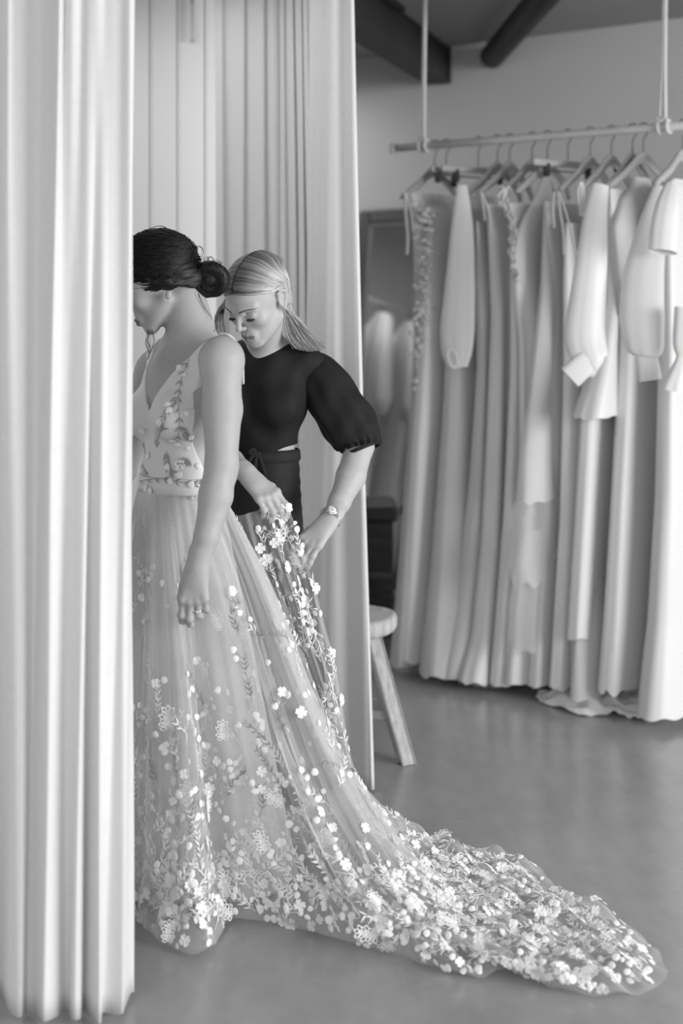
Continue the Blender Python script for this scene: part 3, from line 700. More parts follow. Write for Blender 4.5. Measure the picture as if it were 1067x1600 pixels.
#@@PEOPLE
# ------------------------------------------------------------------ smooth solids (signed distance -> one continuous skin)
class Solid:
    """list of primitives folded with smooth union / subtraction, meshed with surface nets near the surface only"""
    def __init__(s): s.p = []
    def _a(s, op, k, fn, c, r): s.p.append((op, k, fn, np.array(c, float), float(r))); return s
    def cap(s, a, b, ra, rb=None, k=.02, op='+', flat=None):
        rb = ra if rb is None else rb; a = np.array(a, float); b = np.array(b, float); ab = b - a; L2 = max(ab @ ab, 1e-12)
        fl = None
        if flat: ax = np.array(flat[0], float); ax /= np.linalg.norm(ax); fl = (ax, flat[1])
        def fn(p):
            q = p - a; t = np.clip(q @ ab / L2, 0, 1); w = q - t[:, None] * ab
            if fl is not None: w = w + np.outer(w @ fl[0] * (1 / fl[1] - 1), fl[0])
            return np.sqrt((w * w).sum(1)) - (ra + (rb - ra) * t)
        return s._a(op, k, fn, (a + b) / 2, math.sqrt(L2) / 2 + max(ra, rb))
    def ell(s, c, r, ax=None, k=.02, op='+'):
        c = np.array(c, float); r = np.array(r, float); M = np.eye(3) if ax is None else np.array([list(x) for x in ax], float)
        def fn(p):
            q = (p - c) @ M.T; k0 = np.sqrt(((q / r) ** 2).sum(1)); k1 = np.sqrt(((q / r ** 2) ** 2).sum(1)) + 1e-9
            return k0 * (k0 - 1) / k1
        return s._a(op, k, fn, c, r.max())
    def chain(s, pts, rad, k=.02, op='+'):
        for i in range(len(pts) - 1): s.cap(pts[i], pts[i + 1], rad[i], rad[i + 1], k if i == 0 else .008 if k < .012 else .012, op)
        return s
    def cut(s, fn, k=.004): s.p.append(('c', k, fn, None, 1e9)); return s
    def disp(s, fn): s.p.append(('d', 0, fn, None, 1e9)); return s
    def ev(s, p, prims):
        d = np.full(len(p), 9.0)
        for op, k, fn, c, r in prims:
            e = fn(p)
            if op == 'd': d = d + e; continue
            if op == '+': h = np.maximum(k - np.abs(d - e), 0) / k; d = np.minimum(d, e) - h * h * k * .25
            else:
                if op == '-': e = -e
                h = np.maximum(k - np.abs(d - e), 0) / k; d = np.maximum(d, e) + h * h * k * .25
        return d
    def mesh(s, h=.0025, lo=None, hi=None):
        B = 12; bs = B * h
        C = np.array([q[3] for q in s.p if q[0] == '+']); Rr = np.array([q[4] for q in s.p if q[0] == '+'])
        l = (C - Rr[:, None]).min(0) - .01; u = (C + Rr[:, None]).max(0) + .01
        if lo is not None: l = np.maximum(l, lo)
        if hi is not None: u = np.minimum(u, hi)
        i0 = np.floor(l / bs).astype(int); i1 = np.ceil(u / bs).astype(int)
        g = np.stack(np.meshgrid(*[np.arange(a, b) for a, b in zip(i0, i1)], indexing='ij'), -1).reshape(-1, 3)
        cen = (g + .5) * bs; d = s.ev(cen, s.p); keep = np.abs(d) < bs * .87 * 1.5 + .006; g = g[keep]; cen = cen[keep]
        n1 = B + 1; loc = np.stack(np.meshgrid(*[np.arange(n1)] * 3, indexing='ij'), -1)
        keys = []; pos = []; edges = []; OFF = 1 << 19
        def key(c): c = c + OFF; return (c[..., 0].astype(np.int64) << 40) | (c[..., 1].astype(np.int64) << 20) | c[..., 2].astype(np.int64)
        br = bs * .87
        for gb, cb in zip(g, cen):
            pr = [q for q in s.p if q[3] is None or np.linalg.norm(q[3] - cb) < q[4] + br + q[1] + .012]
            if not any(q[0] == '+' for q in pr): continue
            nodes = gb * B + loc; f = s.ev((nodes * h).reshape(-1, 3), pr).reshape(n1, n1, n1)
            if f.min() > 0 or f.max() < 0: continue
            ins = f < 0
            num = np.zeros((B, B, B, 3)); cnt = np.zeros((B, B, B))
            for ax in range(3):
                sl = [slice(None)] * 3; sh = [slice(None)] * 3; sl[ax] = slice(0, B); sh[ax] = slice(1, n1)
                a = f[tuple(sl)]; b = f[tuple(sh)]; cr_ = (a < 0) != (b < 0)
                t = np.where(cr_, a / np.where(cr_, a - b, 1), 0)
                o = [x for x in range(3) if x != ax]
                for e1 in (0, 1):
                    for e2 in (0, 1):
                        ss = [slice(0, B)] * 3; ss[o[0]] = slice(e1, e1 + B); ss[o[1]] = slice(e2, e2 + B)
                        c2 = cr_[tuple(ss)]; tt = t[tuple(ss)]
                        off = np.zeros((B, B, B, 3)); off[..., o[0]] = e1; off[..., o[1]] = e2; off[..., ax] = tt
                        num += off * c2[..., None]; cnt += c2
                ow = [slice(0, B)] * 3; m = cr_[tuple(ow)]; idx = np.argwhere(m)
                if len(idx): edges.append(np.column_stack([idx + gb * B, np.full(len(idx), ax), ins[tuple(idx.T)]]))
            idx = np.argwhere(cnt > 0)
            if len(idx):
                ii = tuple(idx.T); gi = idx + gb * B
                keys.append(key(gi)); pos.append((gi + num[ii] / cnt[ii][:, None]) * h)
        K = np.concatenate(keys); V = np.concatenate(pos); E = np.concatenate(edges)
        o = np.argsort(K); K = K[o]; V = V[o]
        Fs = []
        for ax in range(3):
            e = E[E[:, 3] == ax]; o1, o2 = (ax + 1) % 3, (ax + 2) % 3
            q = []
            for a, b in ((0, 0), (-1, 0), (-1, -1), (0, -1)):
                c = e[:, :3].copy(); c[:, o1] += a; c[:, o2] += b; q.append(key(c))
            q = np.stack(q, 1); j = np.clip(np.searchsorted(K, q), 0, len(K) - 1); ok = (K[j] == q).all(1); j = j[ok]; inn = e[ok, 4] > 0
            j[~inn] = j[~inn][:, ::-1]; Fs.append(j)
        Fq = np.concatenate(Fs)
        # one relaxing pass keeps the skin smooth
        acc = np.zeros_like(V); w = np.zeros(len(V))
        for a, b in ((0, 1), (1, 2), (2, 3), (3, 0)):
            np.add.at(acc, Fq[:, a], V[Fq[:, b]]); np.add.at(w, Fq[:, a], 1)
        V = V * .5 + .5 * np.where(w[:, None] > 0, acc / np.maximum(w, 1)[:, None], V)
        return V, Fq

def frame(fwd, u):
    fwd = Vector(fwd).normalized(); u = Vector(u); u = (u - fwd * u.dot(fwd)).normalized(); return fwd.cross(u), fwd, u   # side = person's right... x, y(front), z(up)

class Head:
    def __init__(s, c, yaw, pitch, roll=0.0, scale=1.0):
        """yaw 0 faces the camera (-Y), positive turns towards image left"""
        y, p = math.radians(yaw), math.radians(pitch)
        fh = Vector((-math.sin(y), -math.cos(y), 0)); s.f = fh * math.cos(p) - up * math.sin(p); s.u = up * math.cos(p) + fh * math.sin(p)
        s.s = s.u.cross(s.f)                                # towards the person's left
        if roll:
            m = Matrix.Rotation(math.radians(roll), 3, s.f); s.s = m @ s.s; s.u = m @ s.u
        s.c = Vector(c); s.k = scale
    def __call__(s, x, y, z): return s.c + (s.s * x + s.f * y + s.u * z) * s.k
    def ax(s): return (s.s, s.f, s.u)
    def loc(s, p):
        M = np.array([list(s.s), list(s.f), list(s.u)]); return (np.asarray(p) - np.array(s.c)) @ M.T / s.k
    def add(s, S, ears=True):
        A_ = s.ax(); k = s.k; r = lambda *a: [x * k for x in a]
        S.ell(s(0, -.015, .035), r(.072, .092, .077), A_, k=.02)
        S.ell(s(0, .030, .012), r(.060, .062, .075), A_, k=.025)
        S.ell(s(0, .034, -.040), r(.050, .050, .058), A_, k=.02)
        S.cap(s(.050, .002, -.050), s(.018, .066, -.090), .014 * k, .012 * k, k=.022)
        S.cap(s(-.050, .002, -.050), s(-.018, .066, -.090), .014 * k, .012 * k, k=.022)
        S.ell(s(0, .074, -.094), r(.017, .014, .013), A_, k=.018)
        for q in (1, -1):
            S.ell(s(.040 * q, .060, -.022), r(.018, .016, .015), A_, k=.022)
            S.cap(s(.044 * q, .070, .022), s(.014 * q, .0875, .018), .008 * k, .008 * k, k=.014)
            S.ell(s(.031 * q, .0985, .000), r(.0155, .0135, .0105), A_, k=.012, op='-')
            S.ell(s(.0305 * q, .0740, -.001), r(.0158, .0130, .0128), A_, k=.004)
            S.chain([s(.0305 * q + .0150 * math.sin(a), .0745 + .0122 * math.cos(a), .0075 + .0022 * math.cos(a)) for a in np.linspace(-1.0, 1.0, 6)], [.0008 * k, .0016 * k, .0018 * k, .0018 * k, .0016 * k, .0008 * k], k=.003, op='-')
        S.cap(s(0, .086, .014), s(0, .1065, -.024), .0062 * k, .0072 * k, k=.010)
        S.ell(s(0, .1075, -.0270), r(.0085, .0085, .0075), A_, k=.006)
        for q in (1, -1):
            S.ell(s(.0105 * q, .0985, -.0300), r(.0058, .0078, .0058), A_, k=.004)
            S.ell(s(.0058 * q, .1045, -.0370), r(.0028, .0040, .0028), A_, k=.002, op='-')
        # mouth
        S.ell(s(0, .080, -.060), r(.026, .0125, .022), A_, k=.012)
        for q in (1, -1):
            S.cap(s(.021 * q, .0845, -.0625), s(.004 * q, .0935, -.0575), .0028 * k, .0053 * k, k=.004)
            S.cap(s(.019 * q, .0845, -.0645), s(0, .0915, -.0685), .0030 * k, .0066 * k, k=.004)
            S.cap(s(.024 * q, .0835, -.0632), s(0, .0985, -.0628), .0011 * k, .0012 * k, k=.002, op='-')
        S.cap(s(0, .094, -.042), s(0, .0955, -.050), .0016 * k, .002 * k, k=.006, op='-')
        # ears
        for q in ((1, -1) if ears else ()):
            x = .0715 * q
            S.ell(s(x, -.010, -.004), r(.006, .016, .026), A_, k=.006)
            pts = [s(x + .003 * q, .004, .006), s(x + .006 * q, .002, .020), s(x + .009 * q, -.010, .0255), s(x + .010 * q, -.023, .016), s(x + .008 * q, -.023, -.002), s(x + .005 * q, -.012, -.019), s(x + .004 * q, -.005, -.028)]
            S.chain(pts, [.0030 * k, .0034 * k, .0036 * k, .0036 * k, .0034 * k, .0034 * k, .0042 * k], k=.004)
            S.ell(s(x + .008 * q, -.006, -.004), r(.006, .0065, .010), A_, k=.004, op='-')
    def proj(s, S, x, z):
        """front surface of the face at local x, z"""
        ys = np.linspace(.13, .02, 90); p = np.array([list(s(x, y, z)) for y in ys]); d = S.ev(p, [q for q in S.p if q[0] != 'c' and np.linalg.norm(q[3] - p[40]) < q[4] + .1]); i = int(np.argmax(d < 0))
        if i == 0: return ys[0]
        t = d[i - 1] / (d[i - 1] - d[i]); return ys[i - 1] + (ys[i] - ys[i - 1]) * t
    def lips(s, V):
        q = s.loc(V); t = np.ones(len(V))
        m = (np.abs(q[:, 0]) < .0235) & (q[:, 1] > .080)
        zc = -.063 - .0 * q[:, 0]; hh = .0085 * np.sqrt(np.clip(1 - (q[:, 0] / .0235) ** 2, 0, 1)) + .0008
        w = np.clip(1.25 - np.abs(q[:, 2] - zc) / hh, 0, 1) * 1.0
        t = np.where(m, 1 - .62 * np.clip(w * 1.6, 0, 1), t)
        # eyelid crease and inner nostril a little darker in tone
        for sg in (1, -1):
            d = np.sqrt(((q - np.array([.0305 * sg, .086, -.001])) ** 2 * np.array([.6, .6, 1.4])).sum(1)); t *= 1 - .16 * np.clip(1.3 - d / .013, 0, 1)
        return t
    def face_bits(s, root, S, lid=-.0045, lash=True):
        bits = MB()
        for q in (1, -1):
            pts = []
            for a in np.linspace(-1.05, 1.05, 15):
                x = .0305 * q + .0150 * math.sin(a) * 1.0; yy = .0740 + .0133 * math.cos(a) * .98; zz = lid - .0028 * math.cos(a)
                pts.append(s(x, yy + .0004, zz))
            bits.tube(pts, [.0005 + .0010 * math.sin(math.pi * i / 14) for i in range(15)], 5)
            for i in range(1, 14):
                for j in range(3):
                    p = pts[i] + (pts[min(i + 1, 14)] - pts[i]) * (j / 3); a = (i / 14 - .5) * 1.6
                    e = p + (s.s * (q * .0 + a * .004) + s.f * .0055 - s.u * (.0035 + .001 * rnd.random())) * s.k
                    bits.tube([p, p.lerp(e, .5) - s.u * .0008, e], [.00035, .00028, .0001], 3, False)
        bits.build('eyelashes', 'lash', root, True)
        for q in (1, -1):
            br = MB()
            for i in range(220):
                t = (i % 110) / 109; x = (.013 + .036 * t) * q; z = .0185 + .0055 * math.sin(t * 2.3) - .003 * t + rnd.uniform(-.0017, .0017) * (1 - .55 * t)
                y0 = s.proj(S, x, z) + .0003
                x2, z2 = x + .0062 * q, z + .0022 * (1 - 2 * t * .8); y2 = s.proj(S, x2, z2) + .0010
                br.tube([s(x, y0, z), s(x2, y2, z2)], [.0008, .0003], 3, False)
            br.build('eyebrow', 'brow', root, True)

def hand(S, W, d, n, left, curls, sc=1.0, spread=0.0, thumb=None):
    """adds palm and five separate fingers to solid S. d: wrist -> fingers, n: back of the hand, curls: 4 x (mcp, pip, dip) degrees"""
    W = Vector(W); d = Vector(d).normalized(); n = Vector(n); n = (n - d * n.dot(d)).normalized(); s = d.cross(n) if left else n.cross(d)
    offs = [.0285, .0095, -.0095, -.0270]; kn = [.088, .091, .086, .078]
    R_ = [.0086, .0088, .0083, .0074]; Ls = [(.041, .025, .019), (.045, .028, .020), (.042, .026, .020), (.033, .020, .017)]
    tips = []; joints = []
    for i in range(4):
        k0 = W + d * (.012 * sc) + s * (offs[i] * .50 * sc); k1 = W + d * (kn[i] * sc) + s * (offs[i] * sc) + n * (.002 * sc)
        S.cap(k0, k1, .0135 * sc, .0112 * sc, k=.012, flat=(n, .92))
    S.cap(W - d * .03 * sc, W + d * .03 * sc, .0235 * sc, .024 * sc, k=.018, flat=(n, .68))
    for i in range(4):
        k1 = W + d * (kn[i] * sc) + s * (offs[i] * sc) + n * (.002 * sc)
        S.ell(k1 + n * .003 * sc, [.0092 * sc] * 3, None, k=.008)
        ang = 0; p = k1; pts = [p]; fan = math.radians((1.5 - i) * spread)
        base = (d * math.cos(fan) + s * math.sin(fan)).normalized()
        for j in range(3):
            ang += math.radians(curls[i][j]); q = p + (base * math.cos(ang) - n * math.sin(ang)) * (Ls[i][j] * sc); pts.append(q); p = q
        r = R_[i] * sc; S.chain(pts, [r * 1.08, r, r * .90, r * .74], k=.005)
        S.ell(pts[1], [r * 1.08] * 3, None, k=.004)
        joints.append(pts)
    th = thumb or (38, 26, 22)
    tb = W + d * (.020 * sc) + s * (.020 * sc) - n * (.008 * sc)
    a0 = math.radians(th[0]); t1 = tb + (d * math.cos(a0) + s * math.sin(a0) - n * .35).normalized() * (.043 * sc)
    a1 = math.radians(th[1]); t2 = t1 + (d * math.cos(a1) + s * math.sin(a1) - n * .55).normalized() * (.033 * sc)
    a2 = math.radians(th[2]); t3 = t2 + (d * math.cos(a2) + s * math.sin(a2) * .5 - n * .5).normalized() * (.024 * sc)
    S.chain([tb, t1, t2, t3], [.0145 * sc, .0115 * sc, .0100 * sc, .0078 * sc], k=.010)
    joints.append([tb, t1, t2, t3]); return joints, (d, n, s)
def nails(root, joints, fr, material, sc=1.0):
    d, n, s = fr
    for j in joints[:4]:
        ax = (j[3] - j[2]).normalized(); o = (n - ax * n.dot(ax)).normalized(); sd = ax.cross(o)
        c = j[3] + ax * .0005 * sc + o * .0058 * sc; V = []; Fc = []
        for i in range(5):
            for k in range(5):
                a = (k - 2) / 2; b = (i - 2) / 2; V.append(c + sd * (a * .0042 * sc * (1 - .25 * abs(b) ** 3)) + ax * (b * .0055 * sc) - o * (.0012 * a * a + .0008 * b * b) * sc)
        build('fingernail', V, grid_faces(5, 5), material, root)

def strands(paths, r0, r1, jit=0, nsamp=20):
    """paths: list of arrays (k,3); vectorised thin three-sided tubes"""
    Q = np.stack([cr(p, nsamp) for p in paths]); T = np.gradient(Q, axis=1); T /= np.linalg.norm(T, axis=2)[..., None] + 1e-12
    a = np.array([.31, .2, .93]); N = np.cross(T, a); N /= np.linalg.norm(N, axis=2)[..., None] + 1e-9; B = np.cross(T, N)
    rad = np.interp(np.linspace(0, 1, nsamp), [0, .1, .75, 1], [r0 * .7, r0, r0 * .9, r1])[None, :, None, None]
    an = np.array([0, 2.094, 4.189]); ring = Q[:, :, None] + (N[:, :, None] * np.cos(an)[None, None, :, None] + B[:, :, None] * np.sin(an)[None, None, :, None]) * rad
    V = ring.reshape(-1, 3); n = len(paths)
    i, j, k = np.meshgrid(np.arange(n), np.arange(nsamp - 1), np.arange(3), indexing='ij'); k2 = (k + 1) % 3; b = i * nsamp * 3
    Fc = np.stack([b + j * 3 + k, b + j * 3 + k2, b + (j + 1) * 3 + k2, b + (j + 1) * 3 + k], -1).reshape(-1, 4)
    return V, Fc

# ------------------------------------------------------------------ the bride
BY = 3.50; OB = P(283, 620, BY); fB = Vector((-.766, -.643, 0)); lB = Vector((.643, -.766, 0)); axB = (lB, fB, up)
def TB(l, f, z): return OB + lB * l + fB * f + up * z
bride = empty('person', (OB.x, OB.y, 0), 'dark-haired woman in a beaded white gown, head bowed, half hidden by the curtain', 'person')
HB = Head(P(246, 439, 3.50), 88, 30, 0, 1.0)
def bride_torso(S, o=0.0):
    e = lambda c, r, k=.03: S.ell(c, [x + o for x in r], axB, k=k)
    e(TB(0, -.005, -.015), (.128, .090, .150)); e(TB(0, -.02, .060), (.130, .062, .070), .03)
    S.cap(TB(-.128, -.028, .086), TB(.128, -.028, .086), .040 + o, k=.03)
    for q in (1, -1):
        e(TB(.066 * q, .062, -.045), (.054, .050, .054), .028)
        e(TB(.075 * q, -.062, .0), (.055, .030, .075), .03)
    e(TB(0, .006, -.19), (.106, .080, .110), .04)
    e(TB(0, -.002, -.33), (.100, .078, .120), .05)
Sb = Solid()
bride_torso(Sb)
Sb.cap(P(287, 468, 3.5), P(299, 545, 3.5), .049, .053, k=.03)
Sb.cap(P(296, 492, 3.5), TB(.105, -.03, .098), .036, .030, k=.035); Sb.cap(P(296, 492, 3.5), TB(-.105, -.03, .098), .036, .030, k=.035)
for q in (1, -1):
    hp = TB(.045 * q, .01, -.42); kn_ = TB(.05 * q, .02, -.80); ft = TB(.07 * q, -.01, -1.18); ft.z = .05
    Sb.chain([hp, kn_, ft], [.062, .045, .034], k=.05); toe = ft + fB * .13; toe.z = .022; ft2 = ft.copy(); ft2.z = .03; Sb.cap(ft2, toe, .030, .018, k=.02)
Sb.ell(P(346, 560, 3.345), (.050, .046, .052), None, k=.03);
HB.add(Sb, False)
Sb.ell(P(263, 461, 3.418), (.008, .006, .012), None, k=.006)
Sb.chain([P(346, 566, 3.345), P(347, 640, 3.33), P(346, 722, 3.305), P(337, 775, 3.29), P(323, 838, 3.27), P(309, 886, 3.26)], [.046, .0465, .0370, .0385, .0285, .0218], k=.03)
Sb_torso = [q for q in Sb.p if q[0] == '+' and q[3] is not None and q[3][2] < P(0, 500, 3.5).z]
Sb.ell(P(353, 735, 3.315), (.024, .028, .034), None, k=.02)
jB, frB = hand(Sb, P(308, 884, 3.26), P(301, 966, 3.252) - P(308, 884, 3.26), (-.12, -1, .05), True, [(14, 34, 22), (16, 36, 22), (27, 46, 26), (30, 40, 22)], .91, 2.5, (22, 14, 8))
Sb.chain([TB(-.16, -.02, .06), P(190, 735, 3.72), P(150, 800, 3.55)], [.046, .037, .024], k=.03)
hand(Sb, P(148, 804, 3.54), (-.5, -.3, -.8), (-.6, .5, .3), False, [(30, 40, 20)] * 4, .93)
V, Fq = Sb.mesh(.0026)
build('body', V, Fq, 'skin_bride', bride, attrs=HB.lips(V))
HB.face_bits(bride, Sb)
nails(bride, jB[:3], frB, 'skin_bride', .93)
# ring with a small stone on the ring finger
a, b = jB[2][0], jB[2][1]; rc = a.lerp(b, .62); ax_ = (b - a).normalized(); n1 = frB[1]; n1 = (n1 - ax_ * n1.dot(ax_)).normalized(); n2 = ax_.cross(n1)
v, f = tube_vf([rc + (n1 * math.cos(t) + n2 * math.sin(t)) * .0088 for t in np.linspace(0, 2 * math.pi, 29)], .0008, 6, False)
ring = build('ring', v, f, 'ring_metal', bride)
v, f = lathe([(0, 0), (.0022, .0006), (.0030, .0018), (.0018, .0030), (0, .0033)], rc + n1 * .0088, 8, n1); build('stone', v, f, 'watch_dial', ring, False)

# hair
Sh = Solid()
cB = HB(0, -.015, .035)
Sh.ell(cB, (.080, .101, .086), HB.ax(), k=.02)
Sh.ell(P(283, 428, 3.50), (.045, .062, .040), None, k=.02)
Sh.ell(P(300, 436, 3.50), (.035, .038, .032), None, k=.02)
Sh.cap(P(262, 452, 3.44), P(296, 458, 3.47), .020, .022, k=.02)
Sh.ell(P(257, 443, 3.405), (.024, .012, .022), None, k=.012)
Sh.chain([P(238, 440, 3.425), P(250, 456, 3.418), P(262, 466, 3.42), P(274, 458, 3.43)], [.014, .014, .011, .012], k=.012)
def bride_hairline(p):
    q = HB.loc(p); y, z = q[:, 1], q[:, 2]
    return np.where(z > .02, y - (.040 + .50 * (z - .02)), y - (.040 + 1.35 * (z - .02))) * .8
Sh.cut(bride_hairline, .01)
Sh.disp(lambda p: .0010 * np.sin((p[:, 2] - .35 * p[:, 0]) * 420) * np.cos(p[:, 0] * 60))
V, Fq = Sh.mesh(.003)
hairB = build('hair', V, Fq, 'hair_dark', bride)
paths = []
bun = P(306, 432, 3.50)
for i in range(1500):                                 # swept back from the hairline to the bun
    x = rnd.uniform(-1, 1); side = x
    el = rnd.uniform(-.15, 1)                          # height of the start along the hairline
    zz = -.01 + .115 * max(el, 0) + .03 * min(el, 0); xx = side * .078 * math.sqrt(max(0, 1 - max(el, 0) ** 2.2))
    yy = .034 + .50 * (zz - .0) * .75
    st_ = np.array([xx, yy - rnd.random() * .09, zz + rnd.uniform(-.01, .02)])
    rad = np.array([.082, .103, .088]); c0 = np.array([0, -.015, .035])
    en = np.array([.012 * side + rnd.uniform(-.01, .01), -.106, -.012 + rnd.uniform(-.015, .02)])
    pp = []
    for t in np.linspace(0, 1, 6):
        m = st_ * (1 - t) + en * t - c0; m = m / np.linalg.norm(m / rad) * rnd.uniform(.995, 1.012); m = m / 1.0
        pp.append(np.array(HB(*(m + c0))))
    pp.append(np.array(bun) + rs.uniform(-.012, .012, 3)); paths.append(np.array(pp))
for i in range(130):                                  # coiled bun
    c = np.array(P(328, 437, 3.50)); a0 = rnd.uniform(0, 6.28); tl = rnd.uniform(-.9, .9); r = rnd.uniform(.93, 1.06)
    ax1 = np.array([math.cos(tl * .5), math.sin(tl * .4), math.sin(tl)]); pp = []
    R1 = np.array([.0475, .045, .0415]) * r
    for t in np.linspace(0, rnd.uniform(1.5, 3.6), 7):
        a = a0 + t; v_ = np.array([math.cos(a) * math.cos(tl), math.sin(tl * .95), math.sin(a)]) ; v_ /= np.linalg.norm(v_); pp.append(c + v_ * R1)
    paths.append(np.array(pp))
V, Fc = strands(paths, .0011, .0006, nsamp=14); build('hair_strands', V, Fc, 'hair_dark', hairB)
Sn = Solid(); bc = np.array(P(327, 437, 3.50)); Sn.ell(bc, (.030, .030, .026), None)
for tl, a0, a1, rr, lr in ((.1, -.6, 3.3, .030, .0155), (.9, 1.0, 5.2, .027, .0145), (-.8, 2.4, 6.6, .027, .0145), (.45, 3.3, 7.2, .029, .0140), (-.3, -1.6, 1.4, .031, .0130)):
    tx_ = np.array([math.cos(tl * .6), 0, math.sin(tl * .6)]); ty_ = np.array([-math.sin(tl * .6) * .3, -math.sin(.5 + tl) * .55, math.cos(tl * .6)])
    pp = [bc + tx_ * math.cos(a) * rr * 1.08 + ty_ * math.sin(a) * rr + np.array([0, -.012 * math.cos(a * .5 + tl), 0]) for a in np.linspace(a0, a1, 9)]
    Sn.chain(pp, [lr * (.7 + .3 * math.sin(math.pi * i / 8)) for i in range(9)], k=.004)
Sn.disp(lambda p: .0009 * np.sin(p[:, 0] * 900 + p[:, 2] * 500))
V, Fq = Sn.mesh(.0024); build('bun', V, Fq, 'hair_dark', hairB)
wis = []
for px in ([(300, 412), (302, 395), (310, 384), (316, 392), (314, 408)], [(318, 418), (324, 404), (331, 402), (336, 412)], [(330, 416), (338, 408), (348, 412)], [(310, 415), (305, 404), (303, 398)],
           [(316, 418), (320, 408), (318, 402)], [(309, 458), (320, 480), (333, 500)],
           [(236, 517), (231, 530), (234, 546), (232, 560)], [(232, 515), (228, 535), (233, 552), (229, 562)], [(238, 516), (241, 532), (236, 552)], [(262, 462), (258, 474), (262, 484)], [(252, 458), (250, 470), (256, 478)], [(225, 362), (250, 353), (270, 364), (276, 374)], [(322, 421), (327, 407), (322, 400)], [(250, 463), (254, 480), (268, 486), (276, 470)]):
    for j in range(3): wis.append(np.array([np.array(P(x + rnd.uniform(-2, 2), y + rnd.uniform(-2, 2), 3.46)) for x, y in px]))
V, Fc = strands(wis, .0006, .0003, nsamp=16); build('loose_wisps', V, Fc, 'hair_dark', hairB)

# ------------------------------------------------------------------ the wedding dress
dress = None
Sd = Solid(); Sd.p = list(Sb_torso); Sd.disp(lambda p: np.full(len(p), -.0045))
def mt(p, c=OB): q = p - np.array(c); return q @ np.array(lB), q @ np.array(fB), q[:, 2]
zw = P(0, 742, BY).z - OB.z
def bod_region(p):
    l, f, z = mt(p)
    front_neck = (z + .030) * .63 - l               # near half of the V: keep l beyond the line
    far_neck = (z + .030) * .63 + l
    neck = np.minimum(np.maximum(front_neck, -9), 9)
    nk = np.where(l > 0, front_neck, far_neck)
    nk = np.where((f < -.065) & (z > .03), np.maximum(nk, .112 - np.abs(l)), nk)
    arm = np.abs(l) - (.118 + .024 * sm(z, .06, .13))         # strap outer edge at the shoulder
    arm = np.where(z > -.02, arm, np.abs(l) - .13)
    side = np.interp(z, [-.21, -.07, .06], [-.012, .045, .036]) - f        # bare back and sides
    side = side - .25 * sm(z, .015, .11)
    low = zw - z
    return np.maximum(np.maximum(nk, arm), np.maximum(side, low))
Sd.cut(bod_region, .003)
V, Fq = Sd.mesh(.0022)
dress = build('wedding_dress', V, Fq, 'bodice', bride); dress['label'] = 'white bridal gown with net overlay and a long appliqued train'
# waistband
zb0, zb1 = P(0, 741, BY).z, P(0, 765, BY).z
WC = TB(0, .006, 0); m = []
th = np.linspace(0, 2 * math.pi, 90, endpoint=False)
for z, o in ((zb0, .004), (zb0, .0095), ((zb0 * .6 + zb1 * .4), .0105), (zb1, .0115), (zb1 - .002, .008)):
    k = z - OB.z; ra_ = math.sqrt(max(0, 1 - ((k + .19) / .110) ** 2)) if abs(k + .19) < .11 else .5
    a_, b_ = .106 + o, .081 + o
    m.append(np.stack([WC.x + lB.x * a_ * np.cos(th) + fB.x * b_ * np.sin(th), WC.y + lB.y * a_ * np.cos(th) + fB.y * b_ * np.sin(th), z + 0 * th], 1))
band = build('waistband', np.concatenate(m), grid_faces(5, 90, True), 'bodice', dress)
# straps over the shoulders and the thin tie across the open back
v, f = tube_vf(cr([P(343, 521, 3.42), P(354, 522, 3.40), P(365, 530, 3.40), P(374, 545, 3.405), P(379, 565, 3.41), P(380, 600, 3.44)], 24), .0030, 8, True, .5); build('strap', v, f, 'bodice', dress)
v, f = tube_vf([P(308, 680, 3.40), P(318, 665, 3.41), P(330, 645, 3.43)], .0012, 6); build('tie', v, f, 'bodice', dress)

Wz = zb1 + .002
hem_px = [(212, 1443), (232, 1462), (262, 1484), (300, 1497), (336, 1482), (352, 1450), (372, 1441), (415, 1447), (462, 1453), (505, 1468), (560, 1481), (610, 1494), (660, 1508), (715, 1526), (755, 1533), (790, 1520), (815, 1512), (845, 1530), (885, 1553), (935, 1562), (990, 1560), (1030, 1545), (1043, 1528), (1028, 1493), (992, 1460), (950, 1438), (905, 1414), (868, 1394), (840, 1362), (785, 1344), (720, 1331), (668, 1324)]
hem = [(-.60, 3.80), (-.74, 3.62), (-.72, 3.38), (-.58, 3.26)] + [tuple(FL(x, y)[:2]) for x, y in hem_px] + [(.10, 3.74), (-.05, 3.69), (-.22, 3.66), (-.42, 3.72)]
hem = np.array(hem); NS = 560; NT = 150
WCv = np.array([WC.x, WC.y])
closed = np.vstack([hem, hem[:1]]); seg = np.hypot(*np.diff(closed, axis=0).T); cumh = np.concatenate([[0], np.cumsum(seg)]) / seg.sum()
